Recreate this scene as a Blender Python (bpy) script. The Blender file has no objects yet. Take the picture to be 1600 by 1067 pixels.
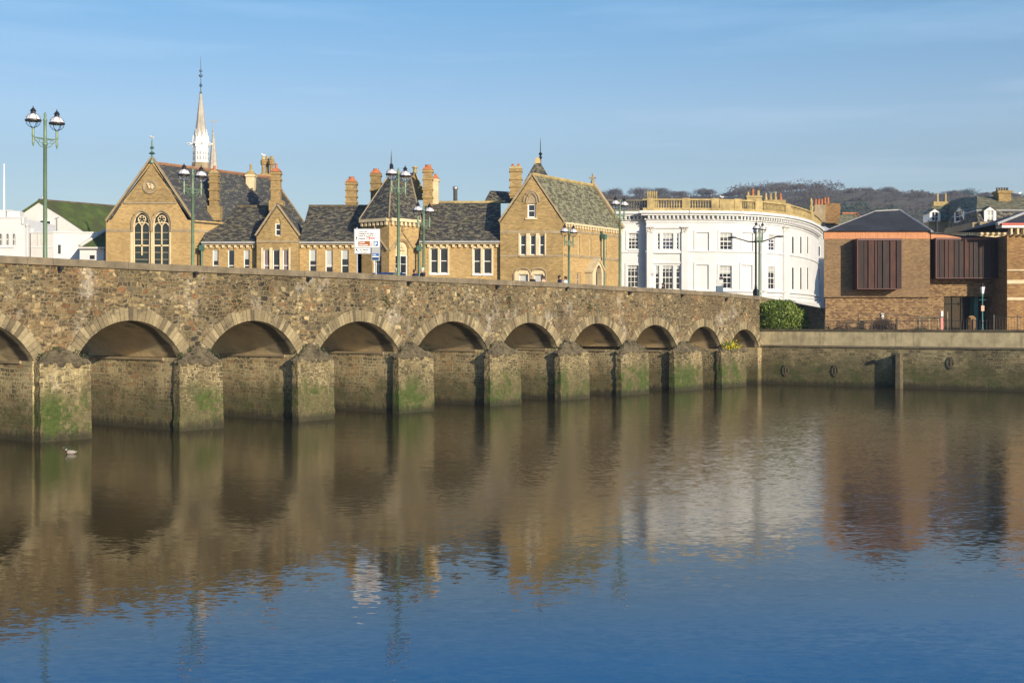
import bpy, bmesh, math, random
from mathutils import Vector, Matrix
from mathutils.geometry import tessellate_polygon
random.seed(11)
R = math.radians
SC = bpy.context.scene
COL = SC.collection
# ------------------------------------------------------------------ camera, sky, sun
FP, HZ, CH = 2000.0, 505.0, 5.5          # focal length in photo pixels, horizon row, camera height in metres
cam = bpy.data.objects.new('camera', bpy.data.cameras.new('camera')); COL.objects.link(cam)
cam.location = (0, 0, CH); cam.rotation_euler = (R(90), 0, 0)
cam.data.sensor_width = 36; cam.data.lens = FP / 1600 * 36
cam.data.shift_y = -(533.5 - HZ) / 1600
cam.data.clip_end = 8000; cam.data.clip_start = 0.5
SC.camera = cam
SUN_AZ, SUN_EL = 146.0, 17.0              # degrees clockwise from +Y, degrees up
SC.view_settings.view_transform = 'Standard'; SC.view_settings.look = 'None'
SC.view_settings.exposure = 0.36; SC.view_settings.gamma = 1.0
w = bpy.data.worlds.new('World'); SC.world = w; w.use_nodes = True
nt = w.node_tree; nt.nodes.clear()
sky = nt.nodes.new('ShaderNodeTexSky'); sky.sky_type = 'NISHITA'; sky.sun_disc = False
sky.sun_elevation = R(SUN_EL); sky.sun_rotation = R(SUN_AZ); sky.altitude = 0
sky.air_density = 1.0; sky.dust_density = 0.6; sky.ozone_density = 2.0
AZR = 1.07
tc = nt.nodes.new('ShaderNodeTexCoord')
mp = nt.nodes.new('ShaderNodeMapping'); mp.inputs['Scale'].default_value = (1.2, 1.2, 13); mp.inputs['Rotation'].default_value = (0, R(4), 0)
nz = nt.nodes.new('ShaderNodeTexNoise'); nz.inputs['Scale'].default_value = 2.2; nz.inputs['Detail'].default_value = 7; nz.inputs['Roughness'].default_value = .55; nz.inputs['Distortion'].default_value = .3
cr = nt.nodes.new('ShaderNodeValToRGB'); cr.color_ramp.elements[0].position = .50; cr.color_ramp.elements[1].position = .85
mu = nt.nodes.new('ShaderNodeMath'); mu.operation = 'MULTIPLY'; mu.inputs[1].default_value = .38
mx = nt.nodes.new('ShaderNodeMix'); mx.data_type = 'RGBA'; mx.inputs[7].default_value = (6.6, 7.3, 8.2, 1)
bg = nt.nodes.new('ShaderNodeBackground'); bg.inputs['Strength'].default_value = 0.112
wo = nt.nodes.new('ShaderNodeOutputWorld')
L = nt.links.new
L(tc.outputs['Generated'], mp.inputs[0]); L(mp.outputs[0], nz.inputs['Vector']); L(nz.outputs['Fac'], cr.inputs[0])
L(cr.outputs[0], mu.inputs[0]); L(mu.outputs[0], mx.inputs[0]); L(sky.outputs[0], mx.inputs[6])
sx = nt.nodes.new('ShaderNodeSeparateXYZ'); tr = nt.nodes.new('ShaderNodeValToRGB'); vm = nt.nodes.new('ShaderNodeVectorMath'); vm.operation = 'MULTIPLY'; vs = nt.nodes.new('ShaderNodeVectorMath'); vs.operation = 'SCALE'; vs.inputs['Scale'].default_value = 1.5
L(tc.outputs['Generated'], sx.inputs[0]); L(sx.outputs[2], tr.inputs[0])
_st = [(0.0, (.79, .78, .84)), (.125, (.79, .785, .84)), (.155, (.89, .88, .93)), (.245, (.67, .89, 1.02)), (.34, (.36, .86, 1.30)), (.6, (.50, .74, 1.0))]
while len(tr.color_ramp.elements) < len(_st): tr.color_ramp.elements.new(.5)
for _e, (_p, _c) in zip(tr.color_ramp.elements, _st): _e.position = _p; _e.color = (_c[0] / 1.5, _c[1] / 1.5, _c[2] / 1.5, 1)
L(mx.outputs[2], vm.inputs[0]); L(tr.outputs[0], vm.inputs[1]); L(vm.outputs[0], vs.inputs[0])
az = nt.nodes.new('ShaderNodeMapRange'); L(sx.outputs[0], az.inputs[0]); az.inputs[1].default_value = -.4; az.inputs[2].default_value = .4; az.inputs[3].default_value = .97; az.inputs[4].default_value = AZR
vz = nt.nodes.new('ShaderNodeVectorMath'); vz.operation = 'SCALE'; L(vs.outputs[0], vz.inputs[0]); L(az.outputs[0], vz.inputs['Scale'])
L(vz.outputs[0], bg.inputs['Color']); L(bg.outputs[0], wo.inputs['Surface'])
sl = bpy.data.lights.new('sun', 'SUN'); sl.energy = 5.0; sl.angle = R(0.53); sl.color = (1.0, .84, .62)
so = bpy.data.objects.new('sun', sl); COL.objects.link(so)
sdir = Vector((math.sin(R(SUN_AZ)) * math.cos(R(SUN_EL)), math.cos(R(SUN_AZ)) * math.cos(R(SUN_EL)), math.sin(R(SUN_EL))))
so.rotation_euler = (-sdir).to_track_quat('-Z', 'Y').to_euler(); so.location = sdir * 200 

# ------------------------------------------------------------------ material helpers
class NB:
    def __init__(s, name):
        s.m = bpy.data.materials.new(name); s.m.use_nodes = True; s.nt = s.m.node_tree; s.nt.nodes.clear()
        s.out = s.nt.nodes.new('ShaderNodeOutputMaterial')
    def n(s, t, ins=None, **at):
        nd = s.nt.nodes.new(t)
        for k, v in at.items(): setattr(nd, k, v)
        for k, v in (ins or {}).items():
            if isinstance(v, bpy.types.NodeSocket): s.nt.links.new(v, nd.inputs[k])
            else: nd.inputs[k].default_value = v
        return nd
    def math(s, op, a, b=0.0, clamp=False): return s.n('ShaderNodeMath', {0: a, 1: b}, operation=op, use_clamp=clamp).outputs[0]
    def mix(s, f, a, b, bt='MIX'):
        a = (*a, 1) if isinstance(a, tuple) and len(a) == 3 else a; b = (*b, 1) if isinstance(b, tuple) and len(b) == 3 else b
        return s.n('ShaderNodeMix', {0: f, 6: a, 7: b}, data_type='RGBA', blend_type=bt).outputs[2]
    def ramp(s, f, stops, interp='LINEAR'):
        nd = s.n('ShaderNodeValToRGB', {0: f}); r = nd.color_ramp; r.interpolation = interp
        while len(r.elements) < len(stops): r.elements.new(.5)
        for e, (p, c) in zip(r.elements, stops):
            e.position = p; e.color = (*c, 1) if isinstance(c, tuple) else (c, c, c, 1)
        return nd.outputs[0]
    def uv(s): return s.n('ShaderNodeTexCoord').outputs['UV']
    def pos(s): return s.n('ShaderNodeNewGeometry').outputs['Position']
    def map(s, v, scale=(1, 1, 1), loc=(0, 0, 0)): return s.n('ShaderNodeMapping', {0: v, 'Scale': scale, 'Location': loc}).outputs[0]
    def noise(s, v, sc, det=4, ro=.55, out='Fac', dist=0.): return s.n('ShaderNodeTexNoise', {'Vector': v, 'Scale': sc, 'Detail': det, 'Roughness': ro, 'Distortion': dist}).outputs[out]
    def sep(s, v): return s.n('ShaderNodeSeparateXYZ', {0: v}).outputs
    def step(s, v, a, b): return s.n('ShaderNodeMapRange', {0: v, 1: a, 2: b, 3: 0., 4: 1.}, interpolation_type='SMOOTHSTEP').outputs[0]
    def fin(s, col, rough=.85, bump=None, bd=.02, **kw):
        ins = {'Base Color': (*col, 1) if isinstance(col, tuple) else col, 'Roughness': rough}
        ins.update(kw)
        if bump is not None: ins['Normal'] = s.n('ShaderNodeBump', {'Height': bump, 'Distance': bd, 'Strength': 1.0}).outputs[0]
        p = s.n('ShaderNodeBsdfPrincipled', ins); s.nt.links.new(p.outputs[0], s.out.inputs[0]); return s.m

def masonry(name, W, H, cols, mortar, mw=.05, rand=.85, moss=0., lime=0., bd=.03, tone=.35, wet=True, warm=0., irr=(.16, 1.1)):
    b = NB(name); uv = b.uv(); p = b.pos()
    wob = b.noise(uv, irr[1], 3, out='Color'); w2 = b.noise(uv, 4.5, 2, out='Color')
    def off(c, a, q): return b.n('ShaderNodeVectorMath', {0: b.n('ShaderNodeVectorMath', {0: c, 1: (.5, .5, .5)}, operation='SUBTRACT').outputs[0], 1: (a, q, 0)}, operation='MULTIPLY').outputs[0]
    def vadd(a, c): return b.n('ShaderNodeVectorMath', {0: a, 1: c}, operation='ADD').outputs[0]
    v = vadd(vadd(uv, off(wob, irr[0] * 2.2, irr[0] * 1.5)), off(w2, .09, .06))
    def bt_(v_, w_, h_): return b.n('ShaderNodeTexBrick', {'Vector': v_, 'Color1': (0, 0, 0, 1), 'Color2': (1, 1, 1, 1), 'Mortar': (.5, .5, .5, 1), 'Scale': 1.0, 'Mortar Size': mw * .28, 'Mortar Smooth': .35, 'Bias': 0., 'Brick Width': w_, 'Row Height': h_}, offset=.43, squash=.62, squash_frequency=3)
    t1 = bt_(v, W, H); t2 = bt_(b.map(v, (1, 1, 1), (3.3, .07, 0)), W * 1.55, H * 1.6)
    sel = b.step(b.noise(b.map(uv, (1, 1, 1), (5, 1, 0)), .9, 3, .6), .52, .54)
    rnd = b.mix(sel, t1.outputs['Color'], t2.outputs['Color'])
    mm = b.n('ShaderNodeMix', {0: sel, 2: t1.outputs['Fac'], 3: t2.outputs['Fac']}, data_type='FLOAT').outputs[0]
    ed = b.math('SUBTRACT', 1., mm)
    r_ = b.math('FRACT', b.math('MULTIPLY', b.sep(rnd)[0], 7.31)); cs = [r_, b.math('FRACT', b.math('MULTIPLY', r_, 5.7)), b.math('FRACT', b.math('MULTIPLY', r_, 11.3))]
    n = len(cols); c = b.ramp(cs[0], [((i + .0) / n, k) for i, k in enumerate(cols)], 'CONSTANT')
    if warm:
        wn = b.step(b.noise(b.map(p, (1, 1, 1.6)), .16, 3), .48, .66)
        c = b.mix(b.math('MULTIPLY', wn, b.math('MULTIPLY', cs[1], warm)), c, (.30, .15, .05))
    c = b.mix(.9, c, b.ramp(b.noise(uv, 7, 5, .75), [(.30, .40), (.68, 1.45)]), 'MULTIPLY')
    c = b.mix(tone, c, b.ramp(b.noise(p, .35, 4, .6), [(.33, .30), (.66, 1.5)]), 'MULTIPLY')
    vis = b.ramp(b.noise(p, .5, 3), [(.35, .25), (.6, 1.)])
    c = b.mix(b.math('MULTIPLY', mm, vis), c, mortar)
    if lime:
        lm = b.step(b.noise(b.map(p, (1, 1, .7)), .40, 7, .72), .62 - .1 * lime, .70)
        c = b.mix(b.math('MULTIPLY', lm, b.math('ADD', .25, cs[2], True)), c, (.50, .45, .36))
    z = b.sep(p)[2]
    if wet:
        zz = b.math('ADD', z, b.math('MULTIPLY', b.math('SUBTRACT', b.noise(b.map(p, (1, 1, .5)), .9, 5, .7), .5), 2.6))
        c = b.mix(b.math('MULTIPLY', b.math('SUBTRACT', 1., b.step(zz, .9, 2.9)), .78), c, b.mix(b.noise(p, 2.5, 4), (.035, .032, .012), (.13, .12, .045)))
        gm = b.math('MULTIPLY', b.step(b.math('ADD', b.noise(b.map(p, (1, 1, .8)), .55, 6, .72), b.math('MULTIPLY', b.math('SUBTRACT', cs[1], .5), .12)), .58 - moss * .08, .60 - moss * .06), b.math('SUBTRACT', 1., b.step(zz, 1.4, 2.6)))
        c = b.mix(b.math('MULTIPLY', gm, min(1., moss)), c, b.mix(b.noise(p, 3, 4), (.018, .034, .006), (.085, .12, .02)))
        c = b.mix(b.math('SUBTRACT', .80, b.step(b.math('ADD', z, b.math('MULTIPLY', b.math('SUBTRACT', b.noise(b.map(p, (2.5, 2.5, .3)), 1.3, 5, .8), .5), 1.3)), .1, .7), True), c, (.022, .019, .010))
    h = b.math('ADD', ed, b.math('MULTIPLY', b.noise(uv, 14, 3), .6))
    return b.fin(c, .92, h, bd)

def brick(name, c1, c2, mortar, bw=.3, bh=.1, tone=.5, stain=(.10, .07, .04), sa=.5, bd=.01, msize=.012):
    b = NB(name); uv = b.uv(); p = b.pos()
    bt = b.n('ShaderNodeTexBrick', {'Vector': uv, 'Color1': (*c1, 1), 'Color2': (*c2, 1), 'Mortar': (*mortar, 1), 'Scale': 1.0, 'Mortar Size': msize, 'Bias': 0., 'Brick Width': bw, 'Row Height': bh})
    c = b.mix(.8, bt.outputs['Color'], b.ramp(b.noise(b.map(uv, (2, 7, 1)), 1.5, 4, .7), [(.25, .6), (.75, 1.35)]), 'MULTIPLY')
    c = b.mix(tone, c, b.ramp(b.noise(p, .28, 4, .6), [(.3, .5), (.7, 1.25)]), 'MULTIPLY')
    c = b.mix(b.math('MULTIPLY', b.step(b.noise(b.map(p, (1, 1, .35)), .8, 6, .65), .54, .76), sa), c, stain)
    return b.fin(c, .9, bt.outputs['Fac'], -bd)

def plain(name, col, rough=.7, var=.25, sc=2., streak=0., metal=0., bd=0., stc=(.2, .17, .12)):
    b = NB(name); p = b.pos()
    c = b.mix(1., (*col, 1), b.ramp(b.noise(p, sc, 5, .6), [(.25, 1 - var), (.75, 1 + var)]), 'MULTIPLY')
    if streak: c = b.mix(b.math('MULTIPLY', b.step(b.noise(b.map(p, (3, 3, .3)), 1.2, 6, .7), .5, .8), streak), c, stc)
    return b.fin(c, rough, b.noise(p, 20, 3) if bd else None, bd or .01, Metallic=metal)

def slate(name, base, pale, yellow, amt=.5, w=.42, h=.28):
    b = NB(name); uv = b.uv(); p = b.pos()
    bt = b.n('ShaderNodeTexBrick', {'Vector': uv, 'Color1': (*base, 1), 'Color2': (*[k * 1.3 for k in base], 1), 'Mortar': (*[k * .35 for k in base], 1), 'Scale': 1., 'Mortar Size': .02, 'Brick Width': w, 'Row Height': h, 'Bias': -.1})
    c = b.mix(.8, bt.outputs['Color'], b.ramp(b.noise(p, .6, 4, .6), [(.3, .6), (.7, 1.4)]), 'MULTIPLY')
    ln = b.noise(b.map(uv, (1, 1.8, 1)), 1.7, 8, .76, dist=.4)
    c = b.mix(b.math('MULTIPLY', b.step(ln, .61 - amt * .23, .65 - amt * .18), .92), c, pale)
    ly = b.noise(b.map(uv, (1, 1.5, 1), (7, 3, 0)), .55, 6, .7)
    c = b.mix(b.math('MULTIPLY', b.step(ly, .56, .72), .7), c, yellow)
    return b.fin(c, .75, b.math('ADD', b.math('MULTIPLY', bt.outputs['Fac'], -1.), b.noise(uv, 8, 3)), .02)

MT = {}
MT['rubble'] = masonry('rubble_stone', .30, .17, [(.068, .052, .028), (.16, .12, .058), (.10, .077, .038), (.25, .19, .092), (.038, .033, .023), (.16, .085, .036), (.20, .16, .09), (.085, .072, .046), (.35, .28, .15), (.125, .10, .05)], (.22, .175, .095), .10, moss=0, lime=.8, wet=False, warm=.35, tone=.75, bd=.05, irr=(.30, 1.5))
MT['pier'] = masonry('pier_stone', .48, .24, [(.15, .12, .06), (.20, .16, .08), (.09, .075, .04), (.175, .135, .068), (.12, .095, .05), (.25, .205, .11)], (.48, .40, .22), .075, moss=1., lime=.45, tone=.8)
MT['pier_side'] = masonry('pier_side_stone', .42, .20, [(.34, .28, .15), (.45, .37, .20), (.22, .18, .10), (.38, .24, .12), (.40, .33, .18)], (.72, .63, .38), .085, moss=.45, lime=.25, tone=.75)
MT['quay'] = masonry('quay_stone', .62, .19, [(.20, .17, .09), (.30, .25, .13), (.13, .11, .06), (.24, .195, .105)], (.42, .35, .19), .085, moss=.6, lime=.15, tone=.75, irr=(.12, .9))
MT['voussoir'] = (lambda b: b.fin(b.mix(.8, b.mix(b.step(b.noise(b.pos(), 1.4, 5, .7), .5, .7), b.ramp(b.n('ShaderNodeNewGeometry').outputs['Random Per Island'], [(0, (.10, .08, .048)), (.3, (.24, .195, .11)), (.7, (.37, .305, .18)), (1, (.17, .135, .075))]), (.085, .07, .045)), b.ramp(b.noise(b.pos(), 7, 4), [(.2, .7), (.8, 1.2)]), 'MULTIPLY'), .9, b.noise(b.pos(), 12, 4), .03))(NB('voussoir_stone'))
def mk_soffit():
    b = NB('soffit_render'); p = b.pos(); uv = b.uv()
    c = b.mix(1., (.80, .65, .40, 1), b.ramp(b.noise(p, .7, 5, .65), [(.3, .75), (.75, 1.12)]), 'MULTIPLY')  # base colour raised in place of sunlight bounced off the water
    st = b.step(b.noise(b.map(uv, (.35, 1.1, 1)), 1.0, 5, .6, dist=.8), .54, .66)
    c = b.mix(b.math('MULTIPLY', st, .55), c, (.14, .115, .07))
    # shadow of the spandrel edge put into the colour as a dark band (uv.x = metres in from the face)
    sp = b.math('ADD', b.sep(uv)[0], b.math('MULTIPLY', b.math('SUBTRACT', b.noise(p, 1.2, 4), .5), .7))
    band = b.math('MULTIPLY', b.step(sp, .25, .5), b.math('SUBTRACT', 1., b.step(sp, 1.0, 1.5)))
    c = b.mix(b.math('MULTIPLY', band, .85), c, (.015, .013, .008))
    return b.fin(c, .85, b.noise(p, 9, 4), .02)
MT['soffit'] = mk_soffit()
MT['shadestone'] = masonry('shade_dark_stone', .4, .2, [(.10, .085, .055), (.07, .06, .04), (.14, .115, .07)], (.18, .15, .09), .06, moss=.5)  # stone darkened to stand in for shade
MT['coping'] = plain('coping_stone', (.17, .14, .095), .95, .45, 1.3, .5, bd=.02, stc=(.10, .09, .05))
MT['capstone'] = plain('weathered_cap_stone', (.115, .095, .06), .95, .55, 1.6, .4, bd=.05, stc=(.12, .12, .05))
MT['render'] = plain('quay_render', (.50, .42, .25), .9, .38, 1.1, .85, bd=.01, stc=(.14, .115, .065))
MT['asphalt'] = plain('asphalt', (.05, .05, .05), .9, .2, 3)
MT['paving'] = plain('paving_slabs', (.22, .20, .17), .9, .25, 1)
MT['ground'] = plain('street_ground', (.11, .10, .085), .95, .3, .4)
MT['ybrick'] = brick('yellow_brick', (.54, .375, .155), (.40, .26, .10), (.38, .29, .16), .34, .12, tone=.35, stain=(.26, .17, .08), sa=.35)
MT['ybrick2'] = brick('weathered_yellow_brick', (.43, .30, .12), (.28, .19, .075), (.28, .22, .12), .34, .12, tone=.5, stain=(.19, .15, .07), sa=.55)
MT['rbrick'] = brick('mixed_brown_brick', (.29, .19, .095), (.17, .105, .052), (.20, .145, .09), .28, .10, tone=.3, stain=(.12, .07, .035), sa=.3)
MT['lbrick'] = brick('relief_brick', (.38, .25, .12), (.15, .085, .045), (.10, .065, .035), .28, .14, tone=.3, stain=(.12, .07, .035), sa=.25, bd=.03)
MT['obrick'] = brick('old_rust_brick', (.33, .19, .07), (.20, .10, .04), (.26, .20, .10), .36, .14, tone=.5, stain=(.12, .10, .04), sa=.5)
MT['bath'] = plain('dressed_limestone', (.60, .50, .32), .85, .2, 1.5, .35, stc=(.26, .21, .12))
MT['bathdark'] = plain('weathered_limestone', (.30, .24, .15), .9, .3, 1.5, .4, stc=(.12, .10, .06))
MT['lichen'] = plain('lichened_stone', (.38, .295, .13), .9, .45, 1.2, .85, stc=(.27, .24, .17))
MT['greybal'] = plain('grey_weathered_stone', (.13, .125, .10), .9, .35, 1.5, .4, stc=(.06, .06, .05))
MT['slate'] = slate('lichened_slate', (.036, .036, .038), (.21, .19, .12), (.14, .135, .04), .5, w=.3, h=.2)
MT['slate2'] = slate('dark_slate', (.045, .049, .056), (.15, .145, .105), (.12, .12, .045), .38, w=.3, h=.2)
MT['slate3'] = slate('clean_slate', (.032, .036, .046), (.05, .055, .065), (.035, .04, .045), .0)
MT['slateG'] = slate('mossy_slate', (.085, .08, .05), (.24, .24, .15), (.24, .235, .05), .6)
def mk_moss():
    b = NB('moss_roof'); p = b.pos()
    c = b.ramp(b.noise(p, .5, 7, .7), [(.32, (.06, .052, .03)), (.5, (.058, .085, .02)), (.7, (.10, .15, .03))])
    return b.fin(c, .95, b.noise(p, 5, 4), .08)
MT['moss'] = mk_moss()
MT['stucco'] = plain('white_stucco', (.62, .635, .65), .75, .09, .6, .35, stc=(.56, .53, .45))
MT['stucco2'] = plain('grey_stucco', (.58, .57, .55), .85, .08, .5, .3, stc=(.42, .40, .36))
MT['wpaint'] = plain('white_paint', (.82, .82, .80), .5, .04, 2, .05)
MT['copper'] = plain('orange_cladding', (.48, .20, .08), .6, .2, 3, .3, stc=(.28, .11, .05))
def mk_clad():
    b = NB('dark_metal_cladding'); g = b.n('ShaderNodeNewGeometry').outputs['Random Per Island']; p = b.pos()
    c = b.ramp(g, [(0, (.022, .010, .010)), (.25, (.017, .013, .013)), (.5, (.030, .013, .011)), (.7, (.019, .015, .015)), (1, (.060, .021, .013))])
    c = b.mix(.8, c, b.ramp(b.noise(b.map(p, (2, 2, .5)), 1.6, 4), [(.3, .6), (.7, 1.6)]), 'MULTIPLY')
    return b.fin(c, .6, None, **{'Specular IOR Level': .25})
MT['clad'] = mk_clad()
MT['maroon'] = plain('maroon_trim', (.085, .02, .02), .5, .15)
MT['redpaint'] = plain('red_painted_fascia', (.45, .05, .035), .5, .1)
MT['green'] = plain('green_painted_metal', (.125, .20, .13), .45, .2, 3, .2, stc=(.20, .28, .2))
MT['dgreen'] = plain('dark_green_metal', (.05, .13, .095), .45, .2)
MT['teal'] = plain('teal_painted_metal', (.03, .16, .16), .45, .2)
MT['black'] = plain('black_iron', (.015, .015, .02), .45, .2)
MT['blueiron'] = plain('blue_grey_iron', (.05, .10, .16), .5, .2)
MT['pot'] = plain('terracotta', (.42, .15, .06), .85, .3, 4); MT['ridge'] = plain('weathered_ridge_tile', (.26, .135, .075), .9, .4, 2, .5, stc=(.14, .12, .07))
MT['lead'] = plain('lead_flashing', (.32, .33, .34), .55, .2, 2)
MT['steel'] = plain('galvanised_steel', (.45, .46, .47), .35, .15, 2, metal=.7)
MT['grey'] = plain('grey_sign_back', (.34, .36, .38), .5, .06)
MT['signw'] = plain('white_sign_face', (.78, .80, .80), .4, .03)
MT['spire'] = plain('pale_shingle', (.42, .39, .34), .8, .25, 1.6, .4, stc=(.22, .19, .15))
MT['txt'] = plain('sign_lettering_black', (.02, .02, .025), .5, .02)
MT['txtw'] = plain('sign_lettering_white', (.85, .85, .85), .5, .02)
MT['sred'] = plain('sign_red', (.60, .03, .05), .4, .03); MT['sbrown'] = plain('sign_brown', (.30, .085, .02), .4, .03)
MT['sblue'] = plain('sign_blue', (.02, .11, .38), .4, .03); MT['snavy'] = plain('sign_navy', (.01, .05, .15), .4, .03)
def mk_glass(name, col, rough=.08, blind=0.):
    b = NB(name); p = b.pos()
    c = b.mix(b.noise(p, .9, 3), (*[k * .5 for k in col], 1), (*[k * 1.6 for k in col], 1))
    return b.fin(c, rough, b.noise(p, 1.5, 2), .006, **{'IOR': 1.5})
MT['glass'] = mk_glass('window_glass', (.018, .022, .030)); MT['glassb'] = mk_glass('blue_window_glass', (.03, .04, .10))
MT['glassg'] = mk_glass('leaded_glass', (.022, .032, .034), .2); MT['blind'] = plain('window_blind', (.40, .42, .42), .7, .08)
MT['curtain'] = plain('window_curtain', (.16, .13, .15), .8, .15, 4)
def mk_globe():
    b = NB('clear_globe_glass')
    g = b.n('ShaderNodeBsdfPrincipled', {'Base Color': (.9, .95, 1, 1), 'Roughness': .03, 'Transmission Weight': 1., 'IOR': 1.02, 'Alpha': .35})
    b.nt.links.new(g.outputs[0], b.out.inputs[0]); return b.m
MT['globe'] = mk_globe(); MT['opal'] = plain('opal_globe', (.72, .70, .74), .25, .05)
def leafm(name, a, c_, tr=.2):
    b = NB(name); g = b.n('ShaderNodeNewGeometry').outputs['Random Per Island']
    c = b.ramp(g, [(0, a), (1, c_)])
    return b.fin(c, .55, None, **{'Specular IOR Level': .35})
MT['leaf'] = leafm('shrub_leaf', (.04, .08, .010), (.20, .27, .04))
MT['ivy'] = leafm('dark_weed_leaf', (.02, .03, .01), (.07, .08, .03)); MT['yellow'] = leafm('yellow_flower', (.45, .32, .01), (.65, .52, .02))
MT['twig'] = leafm('bare_twig', (.055, .038, .030), (.11, .078, .060)); MT['twig2'] = leafm('grey_bare_twig', (.05, .040, .030), (.10, .080, .062))
MT['evergreen'] = leafm('evergreen_leaf', (.018, .032, .018), (.05, .075, .035)); MT['bark'] = plain('bark', (.07, .055, .045), .9, .3)
MT['hill'] = plain('hillside_scrub', (.09, .075, .05), .95, .5, .05)
MT['plaster'] = plain('grey_backstreet_render', (.42, .44, .45), .9, .1)
def mk_water():
    b = NB('river_water'); p = b.pos(); xyz = b.sep(p)
    big = b.noise(b.map(p, (.55, 1.5, 1)), .055, 5, .65, dist=.8)
    def ns(sc, loc, det, st=(1, 1.7, 1)):
        c = b.noise(b.map(p, st, loc), sc, det, .55, out='Color')
        return b.n('ShaderNodeVectorMath', {0: c, 1: (.5, .5, .5)}, operation='SUBTRACT').outputs[0]
    A = ns(.9, (0, 0, 0), 2, (1, 2.2, 1)); B = ns(4.5, (9, 2, 0), 3, (1, 2.0, 1)); Cc = ns(.22, (3, 7, 0), 2)
    # the breeze ruffles a patch in mid river and leaves the near water smooth
    dx = b.math('DIVIDE', b.math('SUBTRACT', xyz[0], 12.), 22.); dy = b.math('DIVIDE', b.math('SUBTRACT', xyz[1], 66.), 34.)
    rr = b.math('SQRT', b.math('ADD', b.math('MULTIPLY', dx, dx), b.math('MULTIPLY', dy, dy)))
    patch = b.math('SUBTRACT', 1., b.step(b.math('ADD', rr, b.math('MULTIPLY', b.math('SUBTRACT', big, .5), 1.6)), .35, 1.15))
    ampB = b.math('ADD', b.math('MULTIPLY', patch, WB[1]), b.math('ADD', WB[0], b.math('MULTIPLY', b.step(big, .45, .7), WB[2])))
    ampA = b.math('ADD', WB[3], b.math('MULTIPLY', patch, WB[4]))
    def sc_(v, a): return b.n('ShaderNodeVectorMath', {0: v, 'Scale': a}, operation='SCALE').outputs[0]
    def add(u, v): return b.n('ShaderNodeVectorMath', {0: u, 1: v}, operation='ADD').outputs[0]
    s = add(add(sc_(A, ampA), sc_(B, ampB)), sc_(Cc, .010))
    s = b.n('ShaderNodeVectorMath', {0: s, 1: (1, 1, 0)}, operation='MULTIPLY').outputs[0]
    nrm = b.n('ShaderNodeVectorMath', {0: add(s, (0, 0, 1))}, operation='NORMALIZE').outputs[0]
    sky_to_silt = b.step(b.math('ADD', b.math('SUBTRACT', xyz[1], b.math('MULTIPLY', xyz[0], .25)), b.math('MULTIPLY', big, 8.)), 22., 33.)
    c = b.mix(sky_to_silt, (.001, .075, .20), b.mix(big, (.026, .021, .009), (.042, .034, .015)))  # near blue stands in for the reflected sky, brown beyond is muddy river
    ro = b.math('ADD', .03, b.math('MULTIPLY', b.step(xyz[1], 24., 42.), .085))
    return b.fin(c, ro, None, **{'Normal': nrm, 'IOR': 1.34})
WB = (.05, .16, .08, .020, .03)
MT['water'] = mk_water()

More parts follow.
